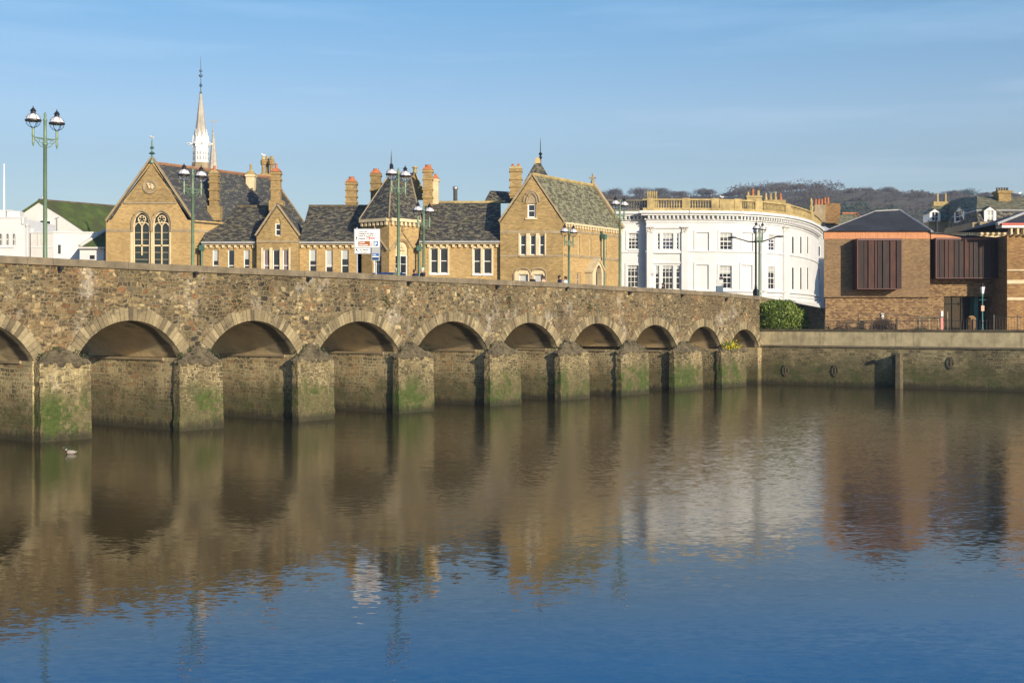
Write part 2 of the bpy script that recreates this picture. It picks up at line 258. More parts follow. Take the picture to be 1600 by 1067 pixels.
# ------------------------------------------------------------------ object helpers
def wroot(o):
    while o.parent: o = o.parent
    return o.location
def tag(o, label=None, cat=None, group=None, kind=None):
    if label: o['label'] = label
    if cat: o['category'] = cat
    if group: o['group'] = group
    if kind: o['kind'] = kind
    return o
def thing(name, loc, label, cat, group=None):
    o = bpy.data.objects.new(name, None); COL.objects.link(o); o.location = loc; o.empty_display_size = .5
    return tag(o, label, cat, group)
class MB:
    def __init__(s): s.v = []; s.f = []; s.uvs = {}
    def vert(s, p): s.v.append(Vector(p)); return len(s.v) - 1
    def face(s, pts, uv=None):
        i = [s.vert(p) for p in pts]; s.f.append(i)
        if uv: s.uvs[len(s.f) - 1] = uv
    def hexa(s, P):  # 8 points: bottom ring 0-3, top ring 4-7 (same order)
        b = len(s.v); s.v += [Vector(p) for p in P]
        for q in ((0, 3, 2, 1), (4, 5, 6, 7), (0, 1, 5, 4), (1, 2, 6, 5), (2, 3, 7, 6), (3, 0, 4, 7)): s.f.append([b + k for k in q])
    def box(s, x0, x1, y0, y1, z0, z1): s.hexa([(x0, y0, z0), (x1, y0, z0), (x1, y1, z0), (x0, y1, z0), (x0, y0, z1), (x1, y0, z1), (x1, y1, z1), (x0, y1, z1)])
    def pb(s, pl, s0, s1, z0, z1, o0, o1):  # box on a plane: o = metres in front of the plane
        s.hexa([pl.w(s0, z0, o1), pl.w(s1, z0, o1), pl.w(s1, z0, o0), pl.w(s0, z0, o0), pl.w(s0, z1, o1), pl.w(s1, z1, o1), pl.w(s1, z1, o0), pl.w(s0, z1, o0)])
    def px(s, pl, x0, y0, x1, y1, o0, o1):
        a = pl.sz(x0, y1); c = pl.sz(x1, y0); z1 = pl.sz((x0 + x1) / 2, y0)[1]; z0 = pl.sz((x0 + x1) / 2, y1)[1]
        s.pb(pl, a[0], c[0], z0, z1, o0, o1)
    def tube(s, pts, rad, n=8, caps=True):
        rings = []; pts = [Vector(p) for p in pts]
        for i, p in enumerate(pts):
            d = (pts[min(i + 1, len(pts) - 1)] - pts[max(i - 1, 0)]).normalized()
            a = d.cross(Vector((0, 0, 1)) if abs(d.z) < .9 else Vector((1, 0, 0))).normalized(); c = d.cross(a)
            r = rad[i] if isinstance(rad, (list, tuple)) else rad
            rings.append([s.vert(p + (a * math.cos(t) + c * math.sin(t)) * r) for t in [2 * math.pi * k / n for k in range(n)]])
        for A, B in zip(rings, rings[1:]):
            for k in range(n): s.f.append([A[k], A[(k + 1) % n], B[(k + 1) % n], B[k]])
        if caps: s.f.append(rings[0][::-1]); s.f.append(rings[-1])
    def lathe(s, c, prof, n=12, rot=0., sx=1.): # prof: (r, z) from bottom to top
        c = Vector(c); rings = []
        for r, z in prof:
            rings.append([s.vert(c + Vector((math.cos(rot + 2 * math.pi * k / n) * r * sx, math.sin(rot + 2 * math.pi * k / n) * r, z))) for k in range(n)])
        for A, B in zip(rings, rings[1:]):
            for k in range(n): s.f.append([A[k], A[(k + 1) % n], B[(k + 1) % n], B[k]])
        s.f.append(rings[0][::-1]); s.f.append(rings[-1])
    def ball(s, c, r, n=12, m=8, sq=(1, 1, 1), t0=0., t1=1.):
        c = Vector(c); rings = []
        for j in range(m + 1):
            a = math.pi * (t0 + (t1 - t0) * j / m) - math.pi / 2; rr = max(math.cos(a), .001)
            rings.append([s.vert(c + Vector((math.cos(2 * math.pi * k / n) * rr * r * sq[0], math.sin(2 * math.pi * k / n) * rr * r * sq[1], math.sin(a) * r * sq[2]))) for k in range(n)])
        for A, B in zip(rings, rings[1:]):
            for k in range(n): s.f.append([A[k], A[(k + 1) % n], B[(k + 1) % n], B[k]])
    def build(s, name, mat, parent=None, smooth=False):
        me = bpy.data.meshes.new(name)
        off = wroot(parent) if parent else Vector((0, 0, 0))
        me.from_pydata([tuple(p - off) for p in s.v], [], s.f)
        mats = mat if isinstance(mat, list) else [mat]
        for m in mats: me.materials.append(MT[m])
        ul = me.uv_layers.new(name='UVMap'); up = Vector((0, 0, 1))
        for i, pg in enumerate(me.polygons):
            if i in s.uvs:
                for li, q in zip(pg.loop_indices, s.uvs[i]): ul.data[li].uv = q
                continue
            n = pg.normal
            if abs(n.z) > .95: t = Vector((1, 0, 0)); bt = Vector((0, 1, 0))
            else: t = up.cross(n).normalized(); bt = n.cross(t)
            for li in pg.loop_indices:
                p = s.v[me.loops[li].vertex_index]; ul.data[li].uv = (p.dot(t), p.dot(bt))
        if smooth:
            for pg in me.polygons: pg.use_smooth = True
        o = bpy.data.objects.new(name, me); COL.objects.link(o)
        if parent: o.parent = parent
        return o
    def build_each(s, name, mat, parent):
        par = list(range(len(s.v)))
        def fd(a):
            while par[a] != a: par[a] = par[par[a]]; a = par[a]
            return a
        for f in s.f:
            for k in f[1:]: par[fd(k)] = fd(f[0])
        gr = {}
        for f in s.f: gr.setdefault(fd(f[0]), []).append(f)
        for fs in gr.values():
            q = MB(); mp_ = {}
            for f in fs:
                for k in f:
                    if k not in mp_: mp_[k] = q.vert(s.v[k])
                q.f.append([mp_[k] for k in f])
            o = q.build(name, mat, parent)
        return o
def at(x, y, Z): return Vector(((x - 800) / FP * Z, Z, CH + (HZ - y) / FP * Z))
def gx(x, Z): return (x - 800) / FP * Z
def gz(y, Z): return CH + (HZ - y) / FP * Z
class PL:   # vertical plane through (X,Y) with horizontal direction D (left to right seen from the camera)
    def __init__(s, O, D):
        s.O = Vector((O[0], O[1])); s.D = Vector((D[0], D[1])).normalized(); s.N = Vector((s.D.y, -s.D.x))
    @classmethod
    def two(c, x1, Z1, x2, Z2):
        a = (gx(x1, Z1), Z1); b = (gx(x2, Z2), Z2); return c(a, (b[0] - a[0], b[1] - a[1]))
    def s_(s, px, off=0.):
        O = s.O + s.N * off; k = (px - 800) / FP   # (O.x + t Dx) = k (O.y + t Dy)
        return (k * O.y - O.x) / (s.D.x - k * s.D.y)
    def sz(s, px, py, off=0.):
        t = s.s_(px, off); Z = (s.O + s.N * off).y + t * s.D.y; return (t, CH + (HZ - py) / FP * Z)
    def w(s, t, z, o=0.):
        q = s.O + s.D * t + s.N * o; return Vector((q.x, q.y, z))
def arc_pts(x0, x1, ys, yt, n=10, pointed=True):
    """arch outline in pixels from left springing over the top to the right springing"""
    P = []; xm = (x0 + x1) / 2; hw = (x1 - x0) / 2
    for i in range(n + 1):
        t = -1 + 2 * i / n; a = abs(t)
        y = ys - (ys - yt) * (math.sqrt(max(0, 1 - a ** 1.7)) if pointed else math.sqrt(max(0, 1 - a * a)))
        P.append((xm + t * hw, y))
    return P
def hole_rect(x0, y0, x1, y1): return [(x0, y1), (x0, y0), (x1, y0), (x1, y1)]
def wallmesh(pl, outer, holes, reveal=.22, thick=None, off=0.):
    """outer / holes in photo pixels on the plane; returns MB with face and reveals"""
    O = [pl.sz(x, y) for x, y in outer]; H = [[pl.sz(x, y) for x, y in h] for h in holes]
    # keep vertical hole edges upright and level tops level
    return wall_sz(pl, O, H, reveal, off)
def wall_sz(pl, O, H, reveal=.22, off=0.):
    m = MB(); polys = [[Vector((a, b, 0)) for a, b in O]] + [[Vector((a, b, 0)) for a, b in h] for h in H]
    flat = [v for p in polys for v in p]
    base = len(m.v); m.v += [pl.w(v.x, v.y, off) for v in flat]
    N3 = Vector((pl.N.x, pl.N.y, 0))
    for t in tessellate_polygon(polys):
        a, b, c = [m.v[base + k] for k in t]
        if (b - a).cross(c - a).length < 1e-7: continue
        m.f.append([base + k for k in (t if (b - a).cross(c - a).dot(N3) > 0 else t[::-1])])
    for h in H:
        n = len(h)
        for i in range(n):
            a, b = h[i], h[(i + 1) % n]
            m.face([pl.w(a[0], a[1], off), pl.w(b[0], b[1], off), pl.w(b[0], b[1], off - reveal), pl.w(a[0], a[1], off - reveal)])
    return m
def rect_sz(pl, x0, y0, x1, y1):
    a = pl.sz(x0, (y0 + y1) / 2)[0]; b = pl.sz(x1, 0)[0]; xm = (x0 + x1) / 2
    z1 = pl.sz(xm, y0)[1]; z0 = pl.sz(xm, y1)[1]; return a, b, z0, z1
def window(pl, rect, parent, cols=1, rows=2, depth=.22, glass='glass', fr='wpaint', fw=.07, bar=.035, name='window', blind=None, off=0., sill=None, top=None):
    """sash window in a rectangular hole; rect = (s0,s1,z0,z1) metres"""
    s0, s1, z0, z1 = rect; o1 = off - depth * .55; o0 = off - depth
    f = MB()
    f.pb(pl, s0, s0 + fw, z0, z1, o0, o1); f.pb(pl, s1 - fw, s1, z0, z1, o0, o1)
    f.pb(pl, s0 + fw, s1 - fw, z0, z0 + fw, o0, o1); f.pb(pl, s0 + fw, s1 - fw, z1 - fw, z1, o0, o1)
    for i in range(1, cols):
        c = s0 + (s1 - s0) * i / cols; f.pb(pl, c - bar / 2, c + bar / 2, z0 + fw, z1 - fw, o0, o1 - .03)
    for j in range(1, rows):
        c = z0 + (z1 - z0) * j / rows; t = bar * (1.8 if j * 2 == rows else 1); f.pb(pl, s0 + fw, s1 - fw, c - t / 2, c + t / 2, o0, o1 - .015)
    if sill: f.pb(pl, s0 - .1, s1 + .1, z0 - .16, z0 - .004, off - depth, off + .1)
    w_ = f.build(name, fr, parent)
    g = MB(); g.pb(pl, s0, s1, z0, z1, o0 - .03, o0 + .012); g.build('pane', glass, w_)
    if blind:
        b_ = MB(); b_.pb(pl, s0 + fw, s1 - fw, z0 + (z1 - z0) * (1 - blind), z1 - fw, o0 + .012, o0 + .022); b_.build('blind', 'blind', w_)
    return w_
def trim(pl, x0, y0, x1, y1, o0, o1, mat, parent, name='moulding'):
    m = MB(); m.px(pl, x0, y0, x1, y1, o0, o1); return m.build(name, mat, parent)
def cornice(pl, s0, s1, z1, h, o, parent, mat='bath', dent=.45, name='cornice', m=None, dh=.3, dw=.2):
    own = m is None; m = m or MB()
    m.pb(pl, s0, s1, z1 - h * .35, z1, 0.003, o); m.pb(pl, s0, s1, z1 - h * .35 - .0, z1 - h * .34, 0.003, o * .8)
    n = max(2, int((s1 - s0) / dent))
    for i in range(n):
        c = s0 + (i + .5) * (s1 - s0) / n; m.pb(pl, c - dw / 2, c + dw / 2, z1 - h * .35 - dh, z1 - h * .35 - .003, 0.003, o * .75)
    if own: return m.build(name, mat, parent)
def copy_tree(o, parent=None):
    c = o.copy(); COL.objects.link(c); c.parent = parent
    for ch in list(o.children): copy_tree(ch, c)
    return c
def chimney(x0, x1, yt, yb, Z, parent, mat='ybrick2', pots=1, potmat='pot', bands=(.0, .3, .62), base=None, d=None, potr=.14, poth=.45, cap='lichen', oct_=False):
    a, b = gx(x0, Z), gx(x1, Z); z1, z0 = gz(yt, Z), gz(yb, Z); d = d or max(.8, (b - a) * .9); Z0 = Z; Z1 = Z + d
    m = MB()
    if oct_: m.lathe(((a + b) / 2, Z + d / 2, 0), [((b - a) * .5, z0), ((b - a) * .46, z1)], 8, math.pi / 8)
    else: m.box(a, b, Z0, Z1, z0, z1)
    for t in bands:
        zz = z1 - (z1 - z0) * t; e = .09
        if oct_: m.lathe(((a + b) / 2, Z + d / 2, 0), [((b - a) * .5 + .03, zz - .32), ((b - a) * .5 + e + .03, zz - .2), ((b - a) * .5 + e + .03, zz - .08), ((b - a) * .5, zz + .003)], 8, math.pi / 8)
        else: m.box(a - e, b + e, Z0 - e, Z1 + e, zz - .24, zz - .06)
    if base: m.box(gx(base[0], Z - .2), gx(base[1], Z - .2), Z0 - .2, Z1 + .2, gz(base[2], Z), z0)
    o = m.build('chimney', mat, parent)
    c = MB(); e = .06
    if oct_: c.lathe(((a + b) / 2, Z + d / 2, 0), [((b - a) * .55, z1 + .003), ((b - a) * .38, z1 + .35)], 8, math.pi / 8)
    else: c.hexa([(a - e, Z0 - e, z1 + .003), (b + e, Z0 - e, z1 + .003), (b + e, Z1 + e, z1 + .003), (a - e, Z1 + e, z1 + .003), (a + .15, Z0 + .15, z1 + .3), (b - .15, Z0 + .15, z1 + .3), (b - .15, Z1 - .15, z1 + .3), (a + .15, Z1 - .15, z1 + .3)])
    c.build('chimney_cap', cap, o)
    for i in range(pots):
        p = MB(); cx = a + (b - a) * (i + .5) / pots; zb = z1 + .28
        p.lathe((cx, Z + d / 2, zb), [(potr * 1.15, 0), (potr, .1), (potr * .85, poth * .85), (potr, poth * .88), (potr, poth)], 10); p.build('chimney_pot', potmat, o)
    return o
def gull(p, ang, label):
    t = thing('seagull', p, label, 'seagull', 'gulls perched on roofs and lamps')
    b = MB(); c = Vector(p); u = Vector((math.cos(ang), math.sin(ang), 0))
    b.tube([c + Vector((0, 0, .17)) - u * .26, c + Vector((0, 0, .18)) - u * .12, c + Vector((0, 0, .19)) + u * .05, c + Vector((0, 0, .26)) + u * .14, c + Vector((0, 0, .34)) + u * .17, c + Vector((0, 0, .37)) + u * .20], [.02, .08, .10, .06, .05, .03], 8)
    b.build('body', 'wpaint', t, True)
    g = MB(); g.tube([c + Vector((0, 0, .20)) - u * .30, c + Vector((0, 0, .24)) - u * .1, c + Vector((0, 0, .25)) + u * .04], [.01, .085, .05], 8); g.build('wing', 'grey', t, True)
    k = MB(); k.tube([c + Vector((0, 0, .355)) + u * .20, c + Vector((0, 0, .34)) + u * .27], [.014, .005], 6); k.build('beak', 'yellow', t)
    for sg in (-1, 1):
        l = MB(); v = Vector((-u.y, u.x, 0)) * .03 * sg; l.tube([c + v, c + v + Vector((0, 0, .12))], .008, 5); l.build('leg', 'yellow', t)
    return t

# ------------------------------------------------------------------ water, land, hill
m = MB(); m.face([(-1700, -90, 0), (1700, -90, 0), (1700, 1690, 0), (-1700, 1690, 0)])
tag(m.build('water', 'water'), kind='structure')
QP = PL.two(1190, 116.2, 1600, 102.6)     # quay wall plane
qe = QP.w(QP.s_(1600) + 70, 0); q0 = QP.w(QP.s_(1187) - .6, 0)
GZ = 4.05
land = [(q0.x, q0.y + .4), (qe.x, qe.y + .4), (1700, qe.y + 30), (1700, 1680), (-1700, 1680), (-1700, 128.5), (-60, 128.5), (q0.x - 4, 128.5)]
m = MB(); m.face([(x, y, GZ) for x, y in land]); tag(m.build('ground', 'ground'), kind='structure')
prof = [(-1500, 0), (0, 452), (500, 440), (650, 410), (760, 372), (850, 336), (920, 317), (1000, 314), (1100, 316), (1160, 312), (1240, 307), (1330, 309), (1420, 314), (1460, 315), (1600, 316), (1900, 318), (2400, 330), (4000, 400)]
def crest_y(px):
    if px < 0: return 452
    for (a, ya), (b, yb) in zip(prof[1:], prof[2:]):
        if px <= b: return ya + (yb - ya) * (px - a) / (b - a)
    return 400
HZD = 900.
def hill_z(X, Z):
    t = min(1, max(0, (Z - 330) / (HZD - 330))); t = t * t * (3 - 2 * t)
    px = 800 + FP * X / HZD; zc = gz(crest_y(px), HZD)
    back = 1 - .25 * min(1, max(0, (Z - HZD) / 700))
    return GZ - .05 + (zc - GZ) * t * back + math.sin(X * .031 + Z * .017) * 1.2 * t
m = MB(); NX, NZ = 90, 40
gxs = [-700 + 2300 * i / NX for i in range(NX + 1)]; gzs = [320 + 1300 * j / NZ for j in range(NZ + 1)]
for j in range(NZ + 1):
    for i in range(NX + 1): m.v.append(Vector((gxs[i], gzs[j], hill_z(gxs[i], gzs[j]))))
for j in range(NZ):
    for i in range(NX): a = j * (NX + 1) + i; m.f.append([a, a + 1, a + NX + 2, a + NX + 1])
tag(m.build('hill', 'hill', smooth=True), kind='structure')

def crown_mb(m, c, rx, ry, rz, n, size, flat=.0, thin=1.0):
    for _ in range(n):
        th = random.uniform(0, 2 * math.pi); ph = math.acos(random.uniform(-.35, 1)); r = random.uniform(.45, 1.0) ** .5
        lob = 1 + .14 * math.sin(3 * th + c[0]) + .10 * math.sin(7 * th + c[1]) * math.sin(5 * ph)
        d = Vector((math.sin(ph) * math.cos(th) * rx, math.sin(ph) * math.sin(th) * ry, math.cos(ph) * rz)) * r * lob
        p = Vector(c) + d; a = Vector((random.gauss(0, 1), random.gauss(0, 1), random.gauss(0, 1))).normalized(); b = a.orthogonal().normalized()
        k = size * random.uniform(.5, 1.3); m.face([p - a * k, p + b * k * thin, p + a * k, p - b * k * thin])
def bare_tree(name, label, p, w_, h, mat, parent_group, seed):
    random.seed(seed); t = thing(name, p, label, 'tree', parent_group)
    tr = MB(); p = Vector(p)
    for k in range(3):
        q = p + Vector((random.uniform(-.18, .18) * w_, random.uniform(-.1, .1) * w_, 0))
        tr.tube([q - Vector((0, 0, 1.5)), q + Vector((0, 0, h * .35)), q + Vector((random.uniform(-.06, .06) * w_, 0, h * .8))], [.5, .35, .12], 6)
        for j in range(6):
            e = q + Vector((random.uniform(-.4, .4) * w_, random.uniform(-.3, .3) * w_, h * random.uniform(.6, .95))); tr.tube([q + Vector((0, 0, h * random.uniform(.25, .5))), e], [.22, .05], 4)
    tr.build('trunk', 'bark', t)
    c = MB()
    for j in range(7):
        a = random.uniform(0, 6.28); rr = random.uniform(0, .30) * w_
        crown_mb(c, p + Vector((math.cos(a) * rr, math.sin(a) * rr * .6, h * random.uniform(.50, .66))), w_ * .25, w_ * .25, h * random.uniform(.26, .36), 620, .30, thin=.35)
    c.build('crown', mat, t)
TR = [(935, 299, 34), (962, 293, 38), (998, 291, 46), (1030, 292, 44), (1060, 298, 36), (1101, 294, 48), (1140, 302, 34), (1160, 297, 34), (1186, 289, 48), (1214, 284, 60), (1244, 287, 52), (1276, 289, 56), (1301, 297, 44), (1327, 298, 26), (1356, 291, 36), (1386, 291, 38), (1468, 303, 30), (1490, 296, 38), (1512, 293, 32), (1538, 300, 34), (1575, 302, 40)]
TL = ['leftmost small bare tree on the hill crest beside the gabled brick block', 'second bare tree on the hill above the left end of the white building', 'wide bare tree on the skyline above the grey balustrade', 'bare tree on the skyline above the orange chimney slab of the white building', 'low bare tree just left of the skyline gap', 'domed bare tree standing alone between two skyline gaps', 'low bushy bare tree right of the second skyline gap', 'bare tree left of the big rounded clump on the hill', 'bare tree on the left shoulder of the big rounded clump', 'tallest broad tree at the top of the big rounded clump', 'bare brown tree right of the top of the rounded clump', 'dark evergreen-looking tree above the right end of the white building', 'bare tree sloping down right behind the five orange pots', 'small thin bare tree standing alone left of the twin beeches', 'left one of the twin rounded bare beeches on the skyline', 'right one of the twin rounded bare beeches on the skyline', 'low bare tree just left of the mansard roof', 'rounded bare tree rising over the left slope of the mansard roof', 'dark-topped tree over the ridge of the mansard roof', 'bare tree low behind the mansard ridge', 'bare tree behind the big mansard chimney']
for i, (x, y, wd) in enumerate(TR):
    Zt = HZD - 14 + (i * 37 % 23); X = gx(x, Zt); zb = hill_z(X, Zt); h = gz(y, Zt) - zb; ev = i in (11, 18)
    bare_tree('evergreen_tree' if ev else 'bare_tree', TL[i], (X, Zt, zb), wd * 1.12 / FP * Zt, max(h, 5), 'evergreen' if ev else ('twig' if i % 3 else 'twig2'), 'trees along the hill crest', i)
# the pine
Zt = 885; X = gx(1425, Zt); zb = hill_z(X, Zt); h = gz(299, Zt) - zb + 1
t = thing('pine_tree', (X, Zt, zb), 'small dark pointed conifer alone in the gap of the skyline', 'tree')
tr = MB(); tr.tube([(X, Zt, zb - 1), (X, Zt, zb + h)], [.35, .05], 6); tr.build('trunk', 'bark', t)
c = MB(); random.seed(5)
for j in range(900):
    q = random.random(); r = (1 - q) * 3.6 * random.uniform(.3, 1) * (1 + .3 * math.sin(q * 40)) + .1; a = random.uniform(0, 6.28); p = Vector((X + r * math.cos(a), Zt + r * math.sin(a), zb + h * (.1 + .9 * q)))
    d = Vector((math.cos(a), math.sin(a), -.3)) * .7; s_ = Vector((-math.sin(a), math.cos(a), 0)) * .3; c.face([p - d, p + s_, p + d, p - s_])
c.build('crown', 'evergreen', t)
# wooded slope: one mass
random.seed(3); m = MB(); n = 0
while n < 900:
    Zt = random.uniform(430, 890); px = random.uniform(890, 1700); big_ = 1150 < px < 1315; X = gx(px, Zt); z = hill_z(X, Zt); sz = random.uniform(4, 8) if Zt < 680 or big_ else random.uniform(2.2, 3.6)
    if Zt > 680 and not big_: z -= 1.0
    crown_mb(m, (X, Zt, z + sz * .35), sz * (1 if sz > 4 else 1.5), sz, sz * .8, 100, .65, thin=.45); n += 1
tag(m.build('woodland', 'twig2'), 'brown leafless wood covering the far hillside above the roofs', 'woodland', kind='stuff')
random.seed(4); m = MB()
for _ in range(150):
    Zt = random.uniform(450, 690); px = random.choice([random.gauss(1290, 30), random.gauss(1180, 40), random.gauss(1350, 40), random.uniform(900, 1600)]); X = gx(px, Zt); z = hill_z(X, Zt); sz = random.uniform(4, 6.5)
    crown_mb(m, (X, Zt, z + sz * .45), sz, sz, sz * .85, 160, .8, thin=.6)
tag(m.build('evergreen_woodland', 'evergreen'), 'dark evergreen clumps scattered through the leafless hillside wood', 'woodland', kind='stuff')

# ------------------------------------------------------------------ the stone bridge
BD = Vector((.6186, .7857)); BN = Vector((.7857, -.6186))
BF = PL((-20.1, 61.1), BD)                                    # plane of the pier noses
PROJ = .5; BW = 8.2
BS = PL((-20.1 - BN.x * PROJ, 61.1 - BN.y * PROJ), BD)        # spandrel plane
TOPP = [(0, 399.5), (120, 405.5), (237, 412), (400, 419.5), (520, 425), (640, 431), (780, 437.5), (870, 441.5), (960, 447), (1050, 452), (1120, 456.5), (1187, 463)]
top = [BS.sz(x, y) for x, y in TOPP]
sl0 = (top[1][1] - top[0][1]) / (top[1][0] - top[0][0])
top = [(top[0][0] - 34, top[0][1] - .4)] + [(top[0][0] - 12, top[0][1] + .05)] + top
def top_z(s):
    for (a, za), (b, zb) in zip(top, top[1:]):
        if s <= b: return za + (zb - za) * (s - a) / (b - a)
    return top[-1][1]
ARCH = [(204, 500.7, 283.5, 558.5), (390, 501, 464, 554.5), (567, 502, 623.5, 550), (710, 502, 762, 546.5), (830.5, 504, 870.5, 543), (937, 505, 972, 541.7), (1028, 507.6, 1057.5, 543.7), (1101.5, 510, 1126.5, 545), (1165, 514.5, 1185.2, 543)]
LEFTS = [117, 322, 494, 648, 781, 892, 987, 1071, 1139]
arches = []
for (xc, yc, xr, yr), xl in zip(ARCH, LEFTS):
    sr, zs = BS.sz(xr, yr); sl_ = BS.s_(xl); sc = (sr + sl_) / 2; zc = BS.sz(xc, yc)[1]
    arches.append((sc, (sr - sl_) / 2, zs, zc))
h0 = arches[0]; sr, zs = BS.sz(52, 561)
arches.insert(0, (sr - h0[1], h0[1], h0[2], h0[3])); pit = arches[1][0] - arches[0][0]
arches.insert(0, (arches[0][0] - pit, h0[1], h0[2], h0[3])); arches.insert(0, (arches[0][0] - pit, h0[1], h0[2], h0[3]))
bridge = thing('stone_bridge', (BS.w(arches[4][0], 0).x, BS.w(arches[4][0], 0).y, 0), 'long medieval stone bridge of pointed and round arches crossing the river', 'bridge')
def arch_curve(a, n=22, grow=0.):
    sc, hw, zs, zc = a; rise = zc - zs; P = []
    Rr = (hw * hw + rise * rise) / (2 * rise); cz = zc - Rr; a0 = math.asin(min(1, hw / Rr))
    for i in range(n + 1):
        t = -a0 + 2 * a0 * i / n; P.append((sc + (Rr + grow) * math.sin(t), cz + (Rr + grow) * math.cos(t)))
    return P
CT = .34   # coping height
outer = [(s, z - CT) for s, z in top]
low = []
for a in reversed(arches): low += list(reversed(arch_curve(a)))
send = top[-1][0]
zr = arches[-1][2]
outl = outer + [(send, zr)] + low + [(top[0][0], arches[0][2])]
m = wall_sz(BS, outl, []); m.build('spandrel_wall', 'rubble', bridge)
BB = PL((BS.O.x - BN.x * BW, BS.O.y - BN.y * BW), BD)
m = wall_sz(BB, outl, []); m.f = [f[::-1] for f in m.f]; m.build('rear_spandrel_wall', 'rubble', bridge)
m = MB()
for (a, za), (b, zb) in zip(top, top[1:]):
    n = max(1, int((b - a) / 1.1))
    for i in range(n):
        u = a + (b - a) * i / n; v = a + (b - a) * (i + 1) / n - .012; zu = top_z(u); zv = top_z(v); jt = random.uniform(-.012, .012); jo = random.uniform(0, .03)
        P = [BS.w(u, zu - CT, .10 + jo), BS.w(v, zv - CT, .10 + jo), BS.w(v, zv - CT, -.5), BS.w(u, zu - CT, -.5), BS.w(u, zu + jt, .08 + jo), BS.w(v, zv + jt, .08 + jo), BS.w(v, zv + jt, -.48), BS.w(u, zu + jt, -.48)]
        m.hexa(P)
m.build('coping', 'coping', bridge)
m = MB()      # parapet backs and rear coping
for (a, za), (b, zb) in zip(top, top[1:]):
    m.hexa([BS.w(a, za - 1.3, -.40), BS.w(b, zb - 1.3, -.40), BS.w(b, zb - 1.3, -.44), BS.w(a, za - 1.3, -.44), BS.w(a, za - CT, -.40), BS.w(b, zb - CT, -.40), BS.w(b, zb - CT, -.44), BS.w(a, za - CT, -.44)])
    m.hexa([BS.w(a, za - 1.3, -BW + .4), BS.w(b, zb - 1.3, -BW + .4), BS.w(b, zb - 1.3, -BW + .004), BS.w(a, za - 1.3, -BW + .004), BS.w(a, za, -BW + .4), BS.w(b, zb, -BW + .4), BS.w(b, zb, -BW + .004), BS.w(a, za, -BW + .004)])
m.build('parapet', 'rubble', bridge)
DK = 1.12
m = MB()
for (a, za), (b, zb) in zip(top, top[1:]): m.face([BS.w(a, za - DK, -.4), BS.w(b, zb - DK, -.4), BS.w(b, zb - DK, -BW + .4), BS.w(a, za - DK, -BW + .4)])
tag(m.build('road_deck', 'paving', bridge))
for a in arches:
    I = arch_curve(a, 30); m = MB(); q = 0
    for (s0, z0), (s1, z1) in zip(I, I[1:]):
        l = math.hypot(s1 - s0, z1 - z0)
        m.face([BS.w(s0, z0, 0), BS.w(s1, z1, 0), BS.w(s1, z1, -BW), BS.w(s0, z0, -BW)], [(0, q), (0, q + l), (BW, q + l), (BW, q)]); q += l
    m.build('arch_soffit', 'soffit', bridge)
    th = .66 if a[1] > 1.9 else .56
    nb = max(15, int(a[1] * 2.6 / .24)); I = arch_curve(a, nb); E = arch_curve(a, nb, th); m = MB()
    for i in range(nb):
        g = .035; ri = random.uniform(-.12, .07)
        def lp(P, t): return (P[i][0] + (P[i + 1][0] - P[i][0]) * t, P[i][1] + (P[i + 1][1] - P[i][1]) * t)
        a0, a1 = lp(I, g), lp(I, 1 - g); e0, e1 = lp(E, g), lp(E, 1 - g)
        e0 = (a0[0] + (e0[0] - a0[0]) * (1 + ri), a0[1] + (e0[1] - a0[1]) * (1 + ri)); e1 = (a1[0] + (e1[0] - a1[0]) * (1 + ri), a1[1] + (e1[1] - a1[1]) * (1 + ri))
        of = .05 + random.uniform(0, .035)
        m.hexa([BS.w(*a0, of), BS.w(*a1, of), BS.w(*a1, -.03), BS.w(*a0, -.03), BS.w(*e0, of), BS.w(*e1, of), BS.w(*e1, -.03), BS.w(*e0, -.03)])
    m.build('arch_ring', 'voussoir', bridge)
